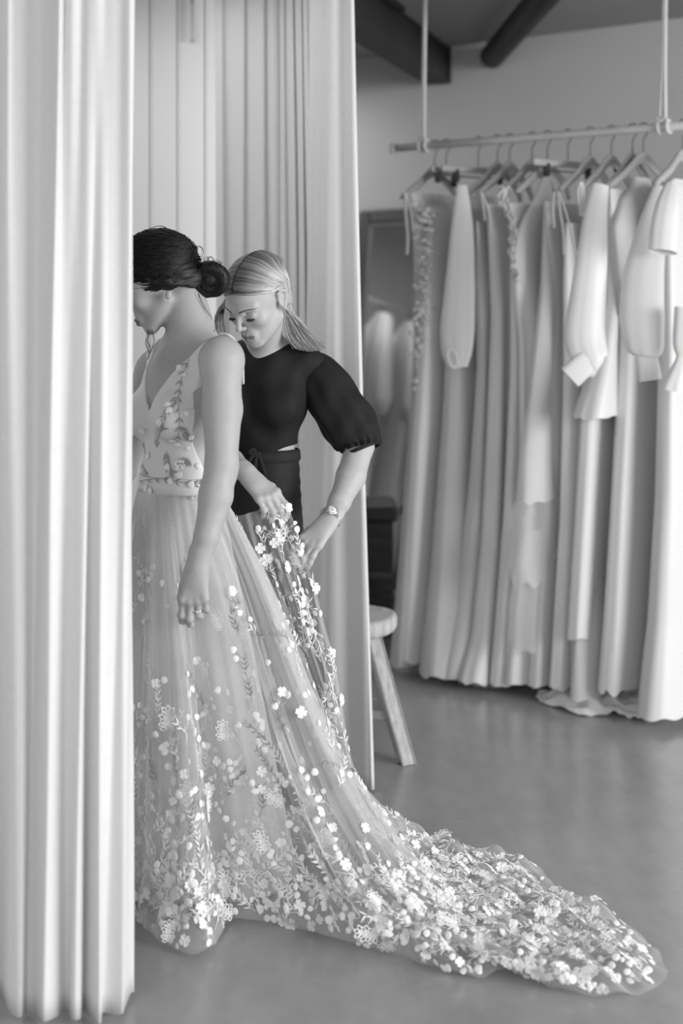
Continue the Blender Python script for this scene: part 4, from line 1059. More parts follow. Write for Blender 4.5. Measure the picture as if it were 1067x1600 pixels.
# waist angle of every hem point, blended between direction and hem length
ang = np.unwrap(np.arctan2(hem[:, 1] - WCv[1], hem[:, 0] - WCv[0])); a_start = ang[0]
lin = a_start + cumh[:-1] * 2 * math.pi; wang = .5 * ang + .5 * lin
TAB = np.array([(0, 1), (.10, .83), (.165, .69), (.227, .535), (.328, .333), (.43, .19), (.51, .115), (.62, .062), (.8, .030), (1, .010)])
def station(i):
    w = np.array([WC.x + (.118 * math.cos(wang[i]) * 1.0), WC.y + .110 * math.sin(wang[i])])
    # rotate into the torso's ellipse
    dx = np.array([math.cos(wang[i]), math.sin(wang[i])]); cl = dx @ np.array(lB.xy); cf = dx @ np.array(fB.xy)
    w = WCv + np.array(lB.xy) * cl * .117 + np.array(fB.xy) * cf * .092
    h = hem[i]; R_ = np.linalg.norm(h - w); k = float(np.clip((R_ - .42) / .42, 0, 1))
    t = np.linspace(0, 1, 60)
    sh_ = np.column_stack([t ** .96, np.maximum(1 - t, .008)])
    if k < 1: sh_ = np.column_stack([np.interp(t, [0, .9, 1], [0, .86, 1]), np.interp(t, [0, .93, 1], [1, .035, .010])])
    ln = np.column_stack([np.interp(t, np.linspace(0, 1, len(TAB)), TAB[:, 0]), np.interp(t, np.linspace(0, 1, len(TAB)), TAB[:, 1])])
    ln = cr(TAB, 60)
    pr = sh_ * (1 - k) + ln * k
    xy = w + (h - w) * pr[:, :1]; z = Wz * pr[:, 1]
    p = np.column_stack([xy, z]); L = np.concatenate([[0], np.cumsum(np.linalg.norm(np.diff(p, axis=0), axis=1))]); tt = np.linspace(0, L[-1], NT)
    return np.stack([np.interp(tt, L, p[:, c]) for c in range(3)], 1)
STN = np.stack([station(i) for i in range(len(hem))]); n_st = len(hem)
def ring_resample(M, n):
    """smooth closed interpolation over the stations, evenly by a blend of waist and hem length"""
    cp = np.concatenate([cumh[:-1], [1.0]]); MM = np.concatenate([M, M[:1]]); idx = np.arange(n_st + 1)
    u = np.linspace(0, 1, n, endpoint=False); x = np.interp(u, cp, idx); i = np.clip(x.astype(int), 0, n_st - 1); r = (x - i)[:, None, None]
    g = lambda j: M[j % n_st]
    p0, p1, p2, p3 = g(i - 1), g(i), g(i + 1), g(i + 2)
    return .5 * (2 * p1 + (p2 - p0) * r + (2 * p0 - 5 * p1 + 4 * p2 - p3) * r ** 2 + (3 * p1 - p0 - 3 * p2 + p3) * r ** 3)
def normals(G):
    ds = np.roll(G, -1, 0) - np.roll(G, 1, 0); dt = np.gradient(G, axis=1); N = np.cross(ds, dt); N /= np.linalg.norm(N, axis=2)[..., None] + 1e-12
    return N, ds / 2, dt
def skirt(seed, amp, scale=1.0, crump=.016, zmin=.004):
    G = ring_resample(STN, NS); 
    if scale != 1:
        c = np.array([WC.x, WC.y]); t = np.linspace(0, 1, NT)[None, :, None]
        G[..., :2] = c + (G[..., :2] - c) * (1 - (1 - scale) * t)
        G[..., 2] = G[..., 2] * 1.0
    N, ds, dt = normals(G)
    if (N[:, 40, 2].mean()) < 0: N = -N
    u = np.arange(NS) / NS; t = np.linspace(0, 1, NT); U, TT = np.meshgrid(u, t, indexing='ij'); r = np.random.RandomState(seed); ph = r.uniform(0, 6.28, 8)
    a = amp * (.10 + .9 * sm(TT, .02, .75))
    # pleats follow the waist (even in waist angle); wide folds follow the hem
    wa = np.interp(u, np.concatenate([cumh[:-1], [1]]), np.concatenate([wang, [wang[0] + 2 * math.pi]]))
    WA = np.repeat(wa[:, None], NT, 1)
    plt = np.sin(WA * 30 + 2.2 * np.sin(WA * 3 + ph[0]) + ph[1]) * .55 + np.sin(WA * 47 + ph[2] + 1.5 * np.sin(WA * 5)) * .3
    fld = np.sin(2 * math.pi * U * 19 + 2.4 * np.sin(2 * math.pi * U * 3 + ph[3]) + ph[4] + TT * 1.2) + .5 * np.sin(2 * math.pi * U * 37 + ph[5] + TT * 2)
    D = plt * (.0030 + .0042 * sm(TT, 0, .2) * (1 - sm(TT, .3, .8))) + fld * a * sm(TT, .12, .6)
    cr1 = np.sin(G[..., 0] * 31 + ph[6] + 2 * np.sin(G[..., 1] * 17)) * np.sin(G[..., 1] * 37 + ph[7] + 1.5 * np.sin(G[..., 0] * 23)) + .5 * np.sin(G[..., 0] * 71 + G[..., 1] * 53)
    low = 1 - sm(G[..., 2], .02, .16)
    D = D * (1 - .55 * low) + crump * cr1 * low * sm(TT, .3, .8)
    edge = sm(1 - TT, 0, .03); D = D * (.35 + .65 * edge)
    G = G + N * D[..., None]
    G[..., 2] = np.maximum(G[..., 2] + .014 * low * sm(1 - TT, 0, .04), zmin)
    return G
def grid_build(name, G, material, parent, closed=True):
    n, m = G.shape[:2]; i, j = np.meshgrid(np.arange(n if closed else n - 1), np.arange(m - 1), indexing='ij'); i2 = (i + 1) % n
    Fc = np.stack([i * m + j, i2 * m + j, i2 * m + j + 1, i * m + j + 1], -1).reshape(-1, 4)
    return build(name, G.reshape(-1, 3), Fc, material, parent)
G1 = skirt(3, .016)
grid_build('net_overlay', G1, 'tulle', dress)
G2 = skirt(8, .013, .965, .012)
grid_build('net_underlayer', G2, 'tulle_under', dress)
# satin lining, a plain skirt inside the net
def lining():
    th = np.linspace(0, 2 * math.pi, 260, endpoint=False); V = []
    nz = 60
    for k in range(nz):
        q = k / (nz - 1); z = Wz * (1 - q) + .012 * q
        # right (+X) flares more than left; front towards the camera
        rx = .098 + .13 * q ** .9; ry = .094 + .055 * q
        cx = WC.x + .055 * q ** 1.1; cy = WC.y + .035 * q
        fo = 1 + (.035 * np.sin(th * 11 + 1.2 * math.sin(q * 2)) + .02 * np.sin(th * 23 + 1 + q)) * (.2 + .8 * q)
        V.append(np.stack([cx + rx * np.cos(th) * fo, cy + ry * np.sin(th) * fo, z + 0 * th], 1))
    return np.concatenate(V), grid_faces(nz, 260, True)
V, Fc = lining(); build('lining', V, Fc, 'dress_lining', dress)

# the part of the train lifted by the blonde woman
outer = [(449, 786, 3.615), (459, 815, 3.62), (470, 850, 3.625), (483, 890, 3.64), (495, 930, 3.65), (508, 980, 3.665), (522, 1030, 3.68), (533, 1090, 3.69), (546, 1170, 3.70), (566, 1225, 3.70), (604, 1272, 3.71), (650, 1318, 3.73)]
inner = [(372, 806, 3.60), (380, 840, 3.60), (392, 880, 3.60), (408, 925, 3.59), (428, 975, 3.58), (450, 1030, 3.57), (476, 1090, 3.56), (505, 1150, 3.55), (530, 1205, 3.54), (560, 1260, 3.54), (590, 1300, 3.54), (620, 1335, 3.55)]
no, nv_ = 90, 150
o_ = cr([P(*p) for p in outer], nv_); i_ = cr([P(*p) for p in inner], nv_)
LP = np.zeros((no, nv_, 3))
for a in range(no):
    q = a / (no - 1); v_ = np.linspace(0, 1, nv_)
    base = o_ * (1 - q) + i_ * q
    sag = -.016 * math.sin(math.pi * q) * np.exp(-v_ * 6) * 0 + .014 * math.sin(math.pi * min(q * 1.6, 1)) * np.exp(-v_ * 14)
    fold = (.018 * np.sin(q * 15 + v_ * 2.5 + .6) + .010 * np.sin(q * 31 - v_ * 4)) * (.25 + .75 * sm(v_, 0, .35)) * math.sin(math.pi * min(max(q, .04), .96)) ** .5
    base = base + np.outer(fold, [0.25, -1, 0]); base[:, 2] += sag
    LP[a] = base
LP[..., 2] = np.maximum(LP[..., 2], .012)
lifted = grid_build('lifted_train', LP, 'tulle_back', dress, False)

# ---- appliques
def fan(pts, z0=.0, zc=.0015):
    n = len(pts); return [(0, 0, zc)] + [(x, y, z0) for x, y in pts], [(0, 1 + i, 1 + (i + 1) % n) for i in range(n)]
def shape_petal():
    n = 12; v = [(0, 0, .0030)]; f = []
    for r, z in ((.0050, .0026), (.0082, .0008)):
        for k in range(n): a = 2 * math.pi * k / n; rr = r * (1 + .06 * math.sin(3 * a)); v.append((rr * math.cos(a), rr * math.sin(a), z))
    f += [(0, 1 + k, 1 + (k + 1) % n) for k in range(n)] + [(1 + k, 13 + k, 13 + (k + 1) % n, 1 + (k + 1) % n) for k in range(n)]
    return v, f
def shape_flower(np_=4, R_=.0175):
    v, f = [], []
    for k in range(np_):
        a = 2 * math.pi * k / np_ + .3; c, s_ = math.cos(a), math.sin(a)
        loc = [(0, .0, .0015), (.0045, .004, .003), (.0085, .011, .0042), (.0055, .0165, .0028), (.001, .0150, .0036), (-.0045, .0168, .0028), (-.0085, .011, .0042), (-.0045, .004, .003), (0, .009, .0018)]
        b = len(v); v += [((x * c - y * s_) * R_ / .0175, (x * s_ + y * c) * R_ / .0175, z) for x, y, z in loc]
        f += [(b + 8, b + i, b + i + 1) for i in range(7)] + [(b + 8, b + 7, b)]
    b = len(v); n = 6
    v += [(0, 0, .0052)] + [(.0028 * math.cos(2 * math.pi * i / n), .0028 * math.sin(2 * math.pi * i / n), .003) for i in range(n)]; f += [(b, b + 1 + i, b + 1 + (i + 1) % n) for i in range(n)]
    return v, f
def shape_bloom():
    """lace thistle of open loops"""
    v, f = [], []; r = random.Random(5)
    for row, (cnt, y0, ln, sp) in enumerate(((3, .018, .019, .75), (5, .008, .020, 1.15), (6, -.003, .018, 1.5), (5, -.010, .014, 1.7))):
        for k in range(cnt):
            a = (k / (cnt - 1) - .5) * 2 * sp; c, s_ = math.cos(a), math.sin(a); n = 9; b = len(v); zz = .002 + .0018 * (3 - row) + .001 * r.random()
            for i in range(n):
                t = 2 * math.pi * i / n; x = math.sin(t) * .0048; y = (1 - math.cos(t)) / 2 * ln
                for q in (1.0, .62):
                    xx = x * q; yy = ln / 2 + (y - ln / 2) * q
                    v.append((xx * c + yy * s_, -xx * s_ + yy * c + y0, zz + .003 * (y / ln)))
            for i in range(n): j = (i + 1) % n; f.append((b + 2 * i, b + 2 * j, b + 2 * j + 1, b + 2 * i + 1))
    return v, f
def shape_leaf(): return [(0, 0, .001), (.0024, .007, .0022), (.0020, .014, .0024), (0, .023, .0016), (-.0020, .014, .0024), (-.0024, .007, .0022), (0, .010, .0034)], [(6, 0, 1), (6, 1, 2), (6, 2, 3), (6, 3, 4), (6, 4, 5), (6, 5, 0)]
SH = {k: (np.array(v), f) for k, (v, f) in {'petal': shape_petal(), 'flower': shape_flower(), 'bloom': shape_bloom(), 'leaf': shape_leaf()}.items()}
class Surf:
    def __init__(s, G, closed, flip=None):
        s.G = G; s.c = closed; s.n, s.m = G.shape[:2]
        if closed: s.ds = (np.roll(G, -1, 0) - np.roll(G, 1, 0)) / 2
        else: s.ds = np.gradient(G, axis=0)
        s.dt = np.gradient(G, axis=1); N = np.cross(s.ds, s.dt); N /= np.linalg.norm(N, axis=2)[..., None] + 1e-12
        s.N = N
        s.sg = 1.0
        if flip == 'out': s.sg = 1.0 if N[:, s.m // 3, 2].mean() > 0 else -1.0
        if flip == 'cam': s.sg = 1.0 if N[..., 1].mean() < 0 else -1.0
        s.area = np.linalg.norm(np.cross(s.ds, s.dt), axis=2)
    def at(s, i, j):
        j = min(max(j, 0), s.m - 1.001)
        if s.c: i = i % s.n
        else: i = min(max(i, 0), s.n - 1.001)
        i0, j0 = int(i), int(j); i1 = (i0 + 1) % s.n if s.c else i0 + 1; a, b = i - i0, j - j0
        L = lambda X: (X[i0, j0] * (1 - a) + X[i1, j0] * a) * (1 - b) + (X[i0, j0 + 1] * (1 - a) + X[i1, j0 + 1] * a) * b
        p, n, ds, dt = L(s.G), L(s.N) * s.sg, L(s.ds), L(s.dt); n = n / (np.linalg.norm(n) + 1e-12)
        return p, n, ds, dt
    def frame(s, i, j, ang, lift=.0012):
        p, n, ds, dt = s.at(i, j); y = dt - n * (dt @ n); y /= np.linalg.norm(y) + 1e-12; x = np.cross(y, n)
        c, sn = math.cos(ang), math.sin(ang); X = x * c + y * sn; Y = -x * sn + y * c
        return p + n * lift, X, Y, n
    def walk(s, i, j, ang, step):
        """ang 0 = up the skirt"""
        p, n, ds, dt = s.at(i, j); ls = np.linalg.norm(ds) + 1e-9; lt = np.linalg.norm(dt) + 1e-9
        return i + step * math.sin(ang) / ls, j - step * math.cos(ang) / lt
class Pile:
    def __init__(s): s.V = []; s.F = []; s.n = 0
    def add(s, shape, fr, sc=1.0, sx=1.0):
        v, f = SH[shape]; p, X, Y, N = fr; w = p + (np.outer(v[:, 0] * sc * sx, X) + np.outer(v[:, 1] * sc, Y) + np.outer(v[:, 2] * sc, N))
        s.V.append(w); s.F += [tuple(k + s.n for k in q) for q in f]; s.n += len(v)
    def strip(s, pts, w, nrm):
        b = s.n; V = []
        for i, p in enumerate(pts):
            t = pts[min(i + 1, len(pts) - 1)] - pts[max(i - 1, 0)]; x = np.cross(t, nrm[i]); x /= np.linalg.norm(x) + 1e-12
            V += [p + x * w, p + nrm[i] * w * .8, p - x * w]
        s.V.append(np.array(V)); s.n += len(V)
        for i in range(len(pts) - 1):
            a = b + 3 * i; s.F += [(a, a + 1, a + 4, a + 3), (a + 1, a + 2, a + 5, a + 4)]
    def build(s, name, m, parent, **k):
        o = build(name, np.concatenate(s.V), s.F, m, parent, False); o['kind'] = 'stuff'; return o
camp = np.array([0, 0, CH])
items = []            # candidate single appliques: (size in view, kind, frame, scale, sx)
vinesL, vinesG, rest = Pile(), Pile(), Pile()
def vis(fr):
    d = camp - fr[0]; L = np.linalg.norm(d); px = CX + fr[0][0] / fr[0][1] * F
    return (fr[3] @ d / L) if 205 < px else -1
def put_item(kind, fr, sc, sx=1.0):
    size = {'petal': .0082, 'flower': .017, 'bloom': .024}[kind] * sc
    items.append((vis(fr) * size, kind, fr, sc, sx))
def vine(S, i, j, ang, n, pile, dots=True, bend=.12, step=.0125, lsc=1.0):
    pts, nr = [], []; br = rnd.uniform(-bend, bend)
    for k in range(n):
        fr = S.frame(i, j, 0); pts.append(fr[0]); nr.append(fr[3])
        if k > 0:
            for sd in (1, -1):
                if rnd.random() < .82:
                    a = -(ang) + math.pi + sd * rnd.uniform(.45, .75); f2 = S.frame(i, j, -ang + math.pi + sd * rnd.uniform(.4, .75), .0016)
                    pile.add('leaf', f2, lsc * rnd.uniform(.7, 1.1) * (1 - .35 * k / n))
        if dots and k > 1 and rnd.random() < .30:     # side stalk ending in a petal
            sd = rnd.choice((-1, 1)); a2 = ang + sd * rnd.uniform(.5, 1.0); ii, jj = i, j; sp, sn_ = [fr[0]], [fr[3]]
            for _ in range(3): ii, jj = S.walk(ii, jj, a2, .010); g = S.frame(ii, jj, 0); sp.append(g[0]); sn_.append(g[3])
            if 1 < jj < S.m - 2: pile.strip(sp, .0007, sn_); put_item('petal', S.frame(ii, jj, rnd.uniform(0, 6), .0025), rnd.uniform(.85, 1.2), rnd.uniform(.75, 1.0))
        ang += br + rnd.uniform(-.10, .10); i, j = S.walk(i, j, ang, step)
        if j < 3 or j > S.m - 2 or (not S.c and not 1 < i < S.n - 2): break
    if len(pts) > 2: pile.strip(pts, .0008, nr)
    return i, j
def sampler(S, dens):
    w = S.area * dens; c = np.cumsum(w.ravel()); 
    def pick(r_): k = int(np.searchsorted(c, r_ * c[-1])); return k // S.m + rnd.random(), min(k % S.m + rnd.random(), S.m - 1.5)
    return pick
def camside(S):
    d = camp - S.G; d /= np.linalg.norm(d, axis=2)[..., None]; v = (S.N * S.sg * d).sum(2); px = CX + S.G[..., 0] / S.G[..., 1] * F
    return np.where((v > -.1) & (px > 195), 1.0, .10)
S1 = Surf(G1, True, 'out'); tt = np.linspace(0, 1, NT)[None, :]
hgt = S1.G[..., 2]
dens = (1 - sm(tt, .965, .99)) * (.03 + .22 * sm(tt, .16, .30) + .32 * sm(tt, .40, .75) + 1.2 * (1 - sm(hgt, .05, .22)) + .9 * sm(tt, .88, .95)) * camside(S1)
pick = sampler(S1, dens)
for k in range(330):
    i, j = pick(rnd.random()); p, n, _, _ = S1.at(i, j)
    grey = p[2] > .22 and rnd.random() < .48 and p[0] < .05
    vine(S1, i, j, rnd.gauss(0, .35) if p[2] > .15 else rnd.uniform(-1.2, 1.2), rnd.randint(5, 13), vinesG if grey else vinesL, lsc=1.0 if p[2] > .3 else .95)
for k in range(430):
    i, j = pick(rnd.random()); put_item('petal', S1.frame(i, j, rnd.uniform(0, 6), .002), rnd.uniform(.85, 1.25), rnd.uniform(.7, 1.0))
for k in range(190):
    i, j = pick(rnd.random()); put_item('flower', S1.frame(i, j, rnd.uniform(0, 6), .003), rnd.uniform(.55, .88))
for k in range(46):
    i, j = pick(rnd.random()); put_item('bloom', S1.frame(i, j, math.pi + rnd.gauss(0, .5), .004), rnd.uniform(.75, 1.15))
S3 = Surf(G2, True, 'out'); pick3 = sampler(S3, (.02 + .3 * sm(tt, .35, .7) + .9 * (1 - sm(S3.G[..., 2], .05, .2))) * camside(S3))
for k in range(130):
    i, j = pick3(rnd.random()); vine(S3, i, j, rnd.gauss(0, .5), rnd.randint(5, 11), vinesL, False)
    for q in range(3): i, j = pick3(rnd.random()); rest.add('petal', S3.frame(i, j, rnd.uniform(0, 6)), rnd.uniform(.8, 1.2), rnd.uniform(.7, 1))
    i, j = pick3(rnd.random()); rest.add('flower', S3.frame(i, j, rnd.uniform(0, 6)), rnd.uniform(.6, 1.0))
S2 = Surf(LP, False, 'cam'); pick2 = sampler(S2, np.ones(LP.shape[:2]) * (.35 + .65 * (1 - np.linspace(0, 1, no)[:, None])))
for k in range(75):
    i, j = pick2(rnd.random()); vine(S2, i, j, rnd.gauss(0, .6), rnd.randint(5, 11), vinesL)
for k in range(75):
    i, j = pick2(rnd.random()); put_item('petal', S2.frame(i, j, rnd.uniform(0, 6), .002), rnd.uniform(.85, 1.2), rnd.uniform(.75, 1))
for k in range(42):
    i, j = pick2(rnd.random()); put_item('flower', S2.frame(i, j, rnd.uniform(0, 6), .003), rnd.uniform(.65, 1.0))
for k in range(10):
    i, j = pick2(rnd.random()); put_item('bloom', S2.frame(i, j, math.pi + rnd.gauss(0, .4), .004), rnd.uniform(.8, 1.1))
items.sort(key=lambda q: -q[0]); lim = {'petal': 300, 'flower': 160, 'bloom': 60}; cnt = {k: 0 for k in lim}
AP = {k: mesh_data(k + '_applique', SH[k][0], SH[k][1], 'applique', False) for k in lim}
def place_applique(kind, fr, sc, sx, parent=None):
    p, X, Y, N = fr; o = bpy.data.objects.new({'petal': 'petal_applique', 'flower': 'flower_applique', 'bloom': 'lace_bloom'}[kind], AP[kind])
    COL.objects.link(o); par = parent or dress; o.parent = par; p = p - np.array(ORG[par])
    M = Matrix(((X[0] * sc * sx, Y[0] * sc, N[0] * sc, p[0]), (X[1] * sc * sx, Y[1] * sc, N[1] * sc, p[1]), (X[2] * sc * sx, Y[2] * sc, N[2] * sc, p[2]), (0, 0, 0, 1)))
    o.matrix_local = M
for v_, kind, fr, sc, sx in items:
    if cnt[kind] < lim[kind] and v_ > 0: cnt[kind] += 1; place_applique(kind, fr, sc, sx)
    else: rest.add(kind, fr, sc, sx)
vinesL.build('embroidered_sprigs', 'embroidery', dress); vinesG.build('shadowed_sprigs', 'embroidery_grey', dress)  # grey set: sprigs' dark look before the bright lining is put into the colour
dress.children[-1]['label'] = 'leaf sprigs coloured grey for their shade against the bright lining'
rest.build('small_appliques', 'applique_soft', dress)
# bodice appliques: a sprig down the near side with buds, flowers on the neckline
from mathutils.bvhtree import BVHTree
bm_v = [tuple(v.co) for v in dress.data.vertices]; bm_f = [tuple(p.vertices) for p in dress.data.polygons]; nb = len(bm_v)
bm_v += [tuple(v.co) for v in band.data.vertices]; bm_f += [tuple(i + nb for i in p.vertices) for p in band.data.polygons]; bvh = BVHTree.FromPolygons(bm_v, bm_f)
def on_bodice(px, py, ang=0, lift=.001):
    o = Vector((0, 0, CH)) - ORG[dress]; dd = (P(px, py, 3.5) - Vector((0, 0, CH))).normalized(); h, n, _, _ = bvh.ray_cast(o, dd)
    if h is None: return None
    if n.dot(dd) > 0: n = -n
    y = (Vector((0, 0, 1)) - n * n.z).normalized(); x = y.cross(n); c, s_ = math.cos(ang), math.sin(ang)
    return np.array(h + ORG[dress] + n * lift), np.array(x * c + y * s_), np.array(-x * s_ + y * c), np.array(n)
bp_ = Pile()
def bod_vine(px, step=7):
    q = cr([(x, y, 0) for x, y in px], 40); fr = [on_bodice(a[0], a[1]) for a in q]; fr = [g for g in fr if g]
    if len(fr) > 3: bp_.strip([g[0] for g in fr], .0007, [g[3] for g in fr])
    for k in range(3, 38, 4):
        t = q[k + 1] - q[k - 1]; an = math.atan2(-t[1], t[0]) - math.pi / 2
        for sd in (1, -1):
            g = on_bodice(q[k][0], q[k][1], an + sd * .6, .0016)
            if g and rnd.random() < .85: bp_.add('leaf', g, .8)
for v_ in ([(296, 560), (284, 590), (279, 625), (280, 660), (277, 690)], [(279, 620), (265, 640), (252, 660)], [(281, 665), (292, 680), (298, 684)], [(245, 700), (250, 675), (256, 668)], [(232, 640), (238, 622), (246, 612)], [(225, 690), (222, 720), (230, 740)],
           [(260, 705), (264, 730), (270, 738)], [(300, 728), (288, 722), (280, 728)], [(216, 752), (250, 748), (300, 756), (322, 752)]): bod_vine(v_)
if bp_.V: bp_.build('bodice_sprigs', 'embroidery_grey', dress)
for x, y, k, s_ in ((254, 591, 'petal', 1), (243, 604, 'petal', 1.1), (262, 632, 'petal', 1), (264, 641, 'petal', 1.1), (291, 646, 'petal', .9), (269, 688, 'petal', 1), (277, 694, 'petal', 1), (298, 683, 'petal', 1.1), (250, 660, 'flower', .6), (282, 727, 'flower', .85),
                    (232, 713, 'petal', 1), (262, 730, 'petal', 1.1), (310, 728, 'petal', 1), (280, 742, 'petal', 1.1), (266, 752, 'petal', .9), (298, 757, 'petal', 1.1), (226, 705, 'petal', .8), (219, 731, 'petal', .9), (235, 767, 'petal', 1.1), (229, 763, 'flower', .6), (294, 700, 'petal', .7), (288, 586, 'petal', .8), (280, 575, 'flower', .5), (305, 775, 'flower', .7), (318, 530, 'flower', .6), (222, 672, 'flower', .6)):
    g = on_bodice(x, y, rnd.uniform(0, 6), .002)
    if g: place_applique(k, g, s_, 1.0)

# ------------------------------------------------------------------ the blonde woman
SY = 3.88; OS = P(412, 600, SY); fS = Vector((-.3, -.954, 0)); lS = Vector((.954, -.3, 0)); axS = (lS, fS, up)
def TS(l, f, z): return OS + lS * l + fS * f + up * z
woman = empty('person', (OS.x, OS.y, 0), 'blonde woman in a black puff-sleeved top looking down and holding the train', 'person')
HS = Head(P(404, 467, 3.76), 39, 33, -3, .985)
def woman_torso(S, o=0.0, full=True):
    e = lambda c, r, k=.03: S.ell(c, [x + o for x in r], axS, k=k)
    e(TS(0, 0, -.02), (.122, .085, .140)); e(TS(0, -.01, .052), (.118, .060, .052))
    S.cap(TS(-.125, -.02, .058), TS(.125, -.02, .058), .036 + o, k=.03)
    for q in (1, -1): e(TS(.060 * q, .058, -.055), (.050, .042, .048), .03)
    e(TS(-.008, -.002, -.175), (.094, .074, .11), .04)
    e(TS(-.010, -.004, -.30), (.104, .076, .11), .05)
Sw = Solid(); woman_torso(Sw)
Sw.cap(P(416, 498, 3.79), P(413, 556, 3.87), .044, .047, k=.025)
Sw.cap(P(414, 535, 3.87), TS(.09, -.02, .078), .03, .026, k=.03); Sw.cap(P(414, 535, 3.87), TS(-.09, -.02, .078), .03, .026, k=.03)
for q in (1, -1):
    hp = TS(.048 * q, 0, -.40); kn_ = TS(.05 * q, .01, -.76); ft = TS(.065 * q, -.01, -1.1); ft.z = .05
    Sw.chain([hp, kn_, ft], [.065, .045, .033], k=.05); toe = ft + fS * .12; toe.z = .024; ft2 = ft.copy(); ft2.z = .032; Sw.cap(ft2, toe, .030, .020, k=.02)
HS.add(Sw)
Sw.chain([P(486, 574, 3.88), P(562, 697, 3.85), P(548, 745, 3.80), P(530, 785, 3.74), P(517, 808, 3.70)], [.040, .0375, .0385, .0285, .0235], k=.03)
jL, frL = hand(Sw, P(515, 813, 3.69), P(480, 855, 3.655) - P(515, 813, 3.69), (-.35, -.82, .35), True, [(20, 38, 18), (24, 42, 20), (14, 22, 12), (10, 20, 12)], .93, 3, (30, 22, 30))
Sw.chain([P(344, 580, 3.92), P(322, 700, 3.88), P(360, 722, 3.74), P(386, 740, 3.655)], [.042, .037, .034, .0245], k=.03)
jR, frR = hand(Sw, P(388, 744, 3.645), P(428, 786, 3.60) - P(388, 744, 3.645), (.30, -.80, .52), False, [(24, 34, 18), (30, 42, 18), (34, 46, 18), (36, 46, 18)], .93, 1.5, (30, 10, 0))
V, Fq = Sw.mesh(.0026)
build('body', V, Fq, 'skin', woman, attrs=HS.lips(V))
HS.face_bits(woman, Sw, lid=-.0058)
nails(woman, jL, frL, 'skin', .93); nails(woman, jR, frR, 'skin', .93)
e_ = HS(.077, -.006, -.031); v, f = lathe([(0, 0), (.0022, .0008), (.0022, .002), (0, .003)], e_, 10, HS.s); build('earring', v, f, 'ring_metal', woman)

# blouse
Sk = Solid(); woman_torso(Sk, .0085)
Sk.cap(TS(-.07, -.01, .078), TS(.07, -.01, .078), .036, k=.02)
zc_ = P(0, 701, SY).z
def blouse_cut(p):
    q = p - np.array(OS); l = q @ np.array(lS); return (zc_ + .012 * sm(l, .02, .10) - .008 * np.cos(l * 20)) - p[:, 2]
Sk.cut(blouse_cut, .004)
Sk.disp(lambda p: .0018 * np.sin((p[:, 0] * .8 + p[:, 2] * .5) * 95 + 2 * np.sin(p[:, 2] * 31)) * np.clip((1.20 - p[:, 2]) / .12, .2, 1) + .0022 * np.sin(p[:, 0] * 75 + 1.5 * np.sin(p[:, 2] * 22)))
V, Fq = Sk.mesh(.003); blouse = build('blouse', V, Fq, 'black_cloth', woman)
def puff(pts, rad, seed, nm='sleeve'):
    q = cr(pts, 70); T_ = np.gradient(q, axis=0); T_ /= np.linalg.norm(T_, axis=1)[:, None]; R_ = np.interp(np.linspace(0, 1, 70), np.linspace(0, 1, len(rad)), rad)
    R_ = np.convolve(np.pad(R_, 3, 'edge'), np.ones(7) / 7, 'valid'); n = 110; V = []; th = np.linspace(0, 2 * math.pi, n, endpoint=False)
    for i in range(70):
        t = i / 69; N = np.cross(T_[i], [0, 1, 0]); N /= np.linalg.norm(N); B = np.cross(T_[i], N)
        w = .030 * np.sin(5 * th + seed + t * 3) + .018 * np.sin(9 * th - t * 5 + seed) + (.085 * np.sin(19 * th + seed) + .04 * np.sin(31 * th)) * sm(t, .72, .93) * (1 - .6 * sm(t, .97, 1)) + .045 * np.sin(14 * th + 1) * (1 - sm(t, .0, .22)) + .03 * np.sin(t * 26 + 2 * np.sin(th * 2)) * sm(t, .1, .3) * (1 - sm(t, .7, .9))
        r = R_[i] * (1 + w); V.append(q[i] + np.outer(np.cos(th) * r, N) + np.outer(np.sin(th) * r * (.85 + .15 * sm(t, .8, 1)), B))
    return build(nm, np.concatenate(V), grid_faces(70, n, True), 'black_cloth', blouse)
puff([P(476, 568, 3.88), P(500, 592, 3.87), P(525, 632, 3.86), P(549, 668, 3.855), P(561, 690, 3.85), P(564, 701, 3.845)], [.040, .062, .072, .075, .073, .058, .049], 1.0)
puff([P(352, 572, 3.91), P(338, 610, 3.91), P(328, 660, 3.90), P(324, 690, 3.88)], [.036, .055, .062, .06, .042], 2.4)
q = P(564, 702, 3.845); dn = (P(564, 705, 3.845) - P(549, 668, 3.855)).normalized()
v, f = tube_vf([q - dn * .006, q, q + dn * .004], [.0510, .0530, .0515], 40, False); o = build('cuff_band', v, f, 'black_skirt', blouse)
# skirt with waistband and ties
V = []; th = np.linspace(0, 2 * math.pi, 160, endpoint=False); tab = [(700, 409, .0995), (706, 409, .103), (722, 409, .104), (760, 407, .112), (830, 405, .124), (900, 406, .140), (1000, 409, .162), (1100, 410, .175), (1230, 410, .188)]
for py in np.linspace(700, 1232, 90):
    cx_ = np.interp(py, [t[0] for t in tab], [t[1] for t in tab]); r = np.interp(py, [t[0] for t in tab], [t[2] for t in tab]); c = P(cx_, py, SY); q = (py - 700) / 532
    fo = 1 + (.03 * np.sin(7 * th + 1 + q) + .02 * np.sin(13 * th + 2)) * sm(q, .03, .4) + .010 * np.sin(q * 160 + 3 * np.sin(th * 2)) * (sm(q, .0, .03) * (1 - sm(q, .12, .25)))
    V.append(np.stack([c.x + lS.x * r * np.cos(th) * fo + fS.x * r * .80 * np.sin(th) * fo, c.y + lS.y * r * np.cos(th) * fo + fS.y * r * .80 * np.sin(th) * fo, c.z + 0 * th], 1))
skirt_ = build('skirt', np.concatenate(V), grid_faces(90, 160, True), 'black_skirt', woman)
V = []
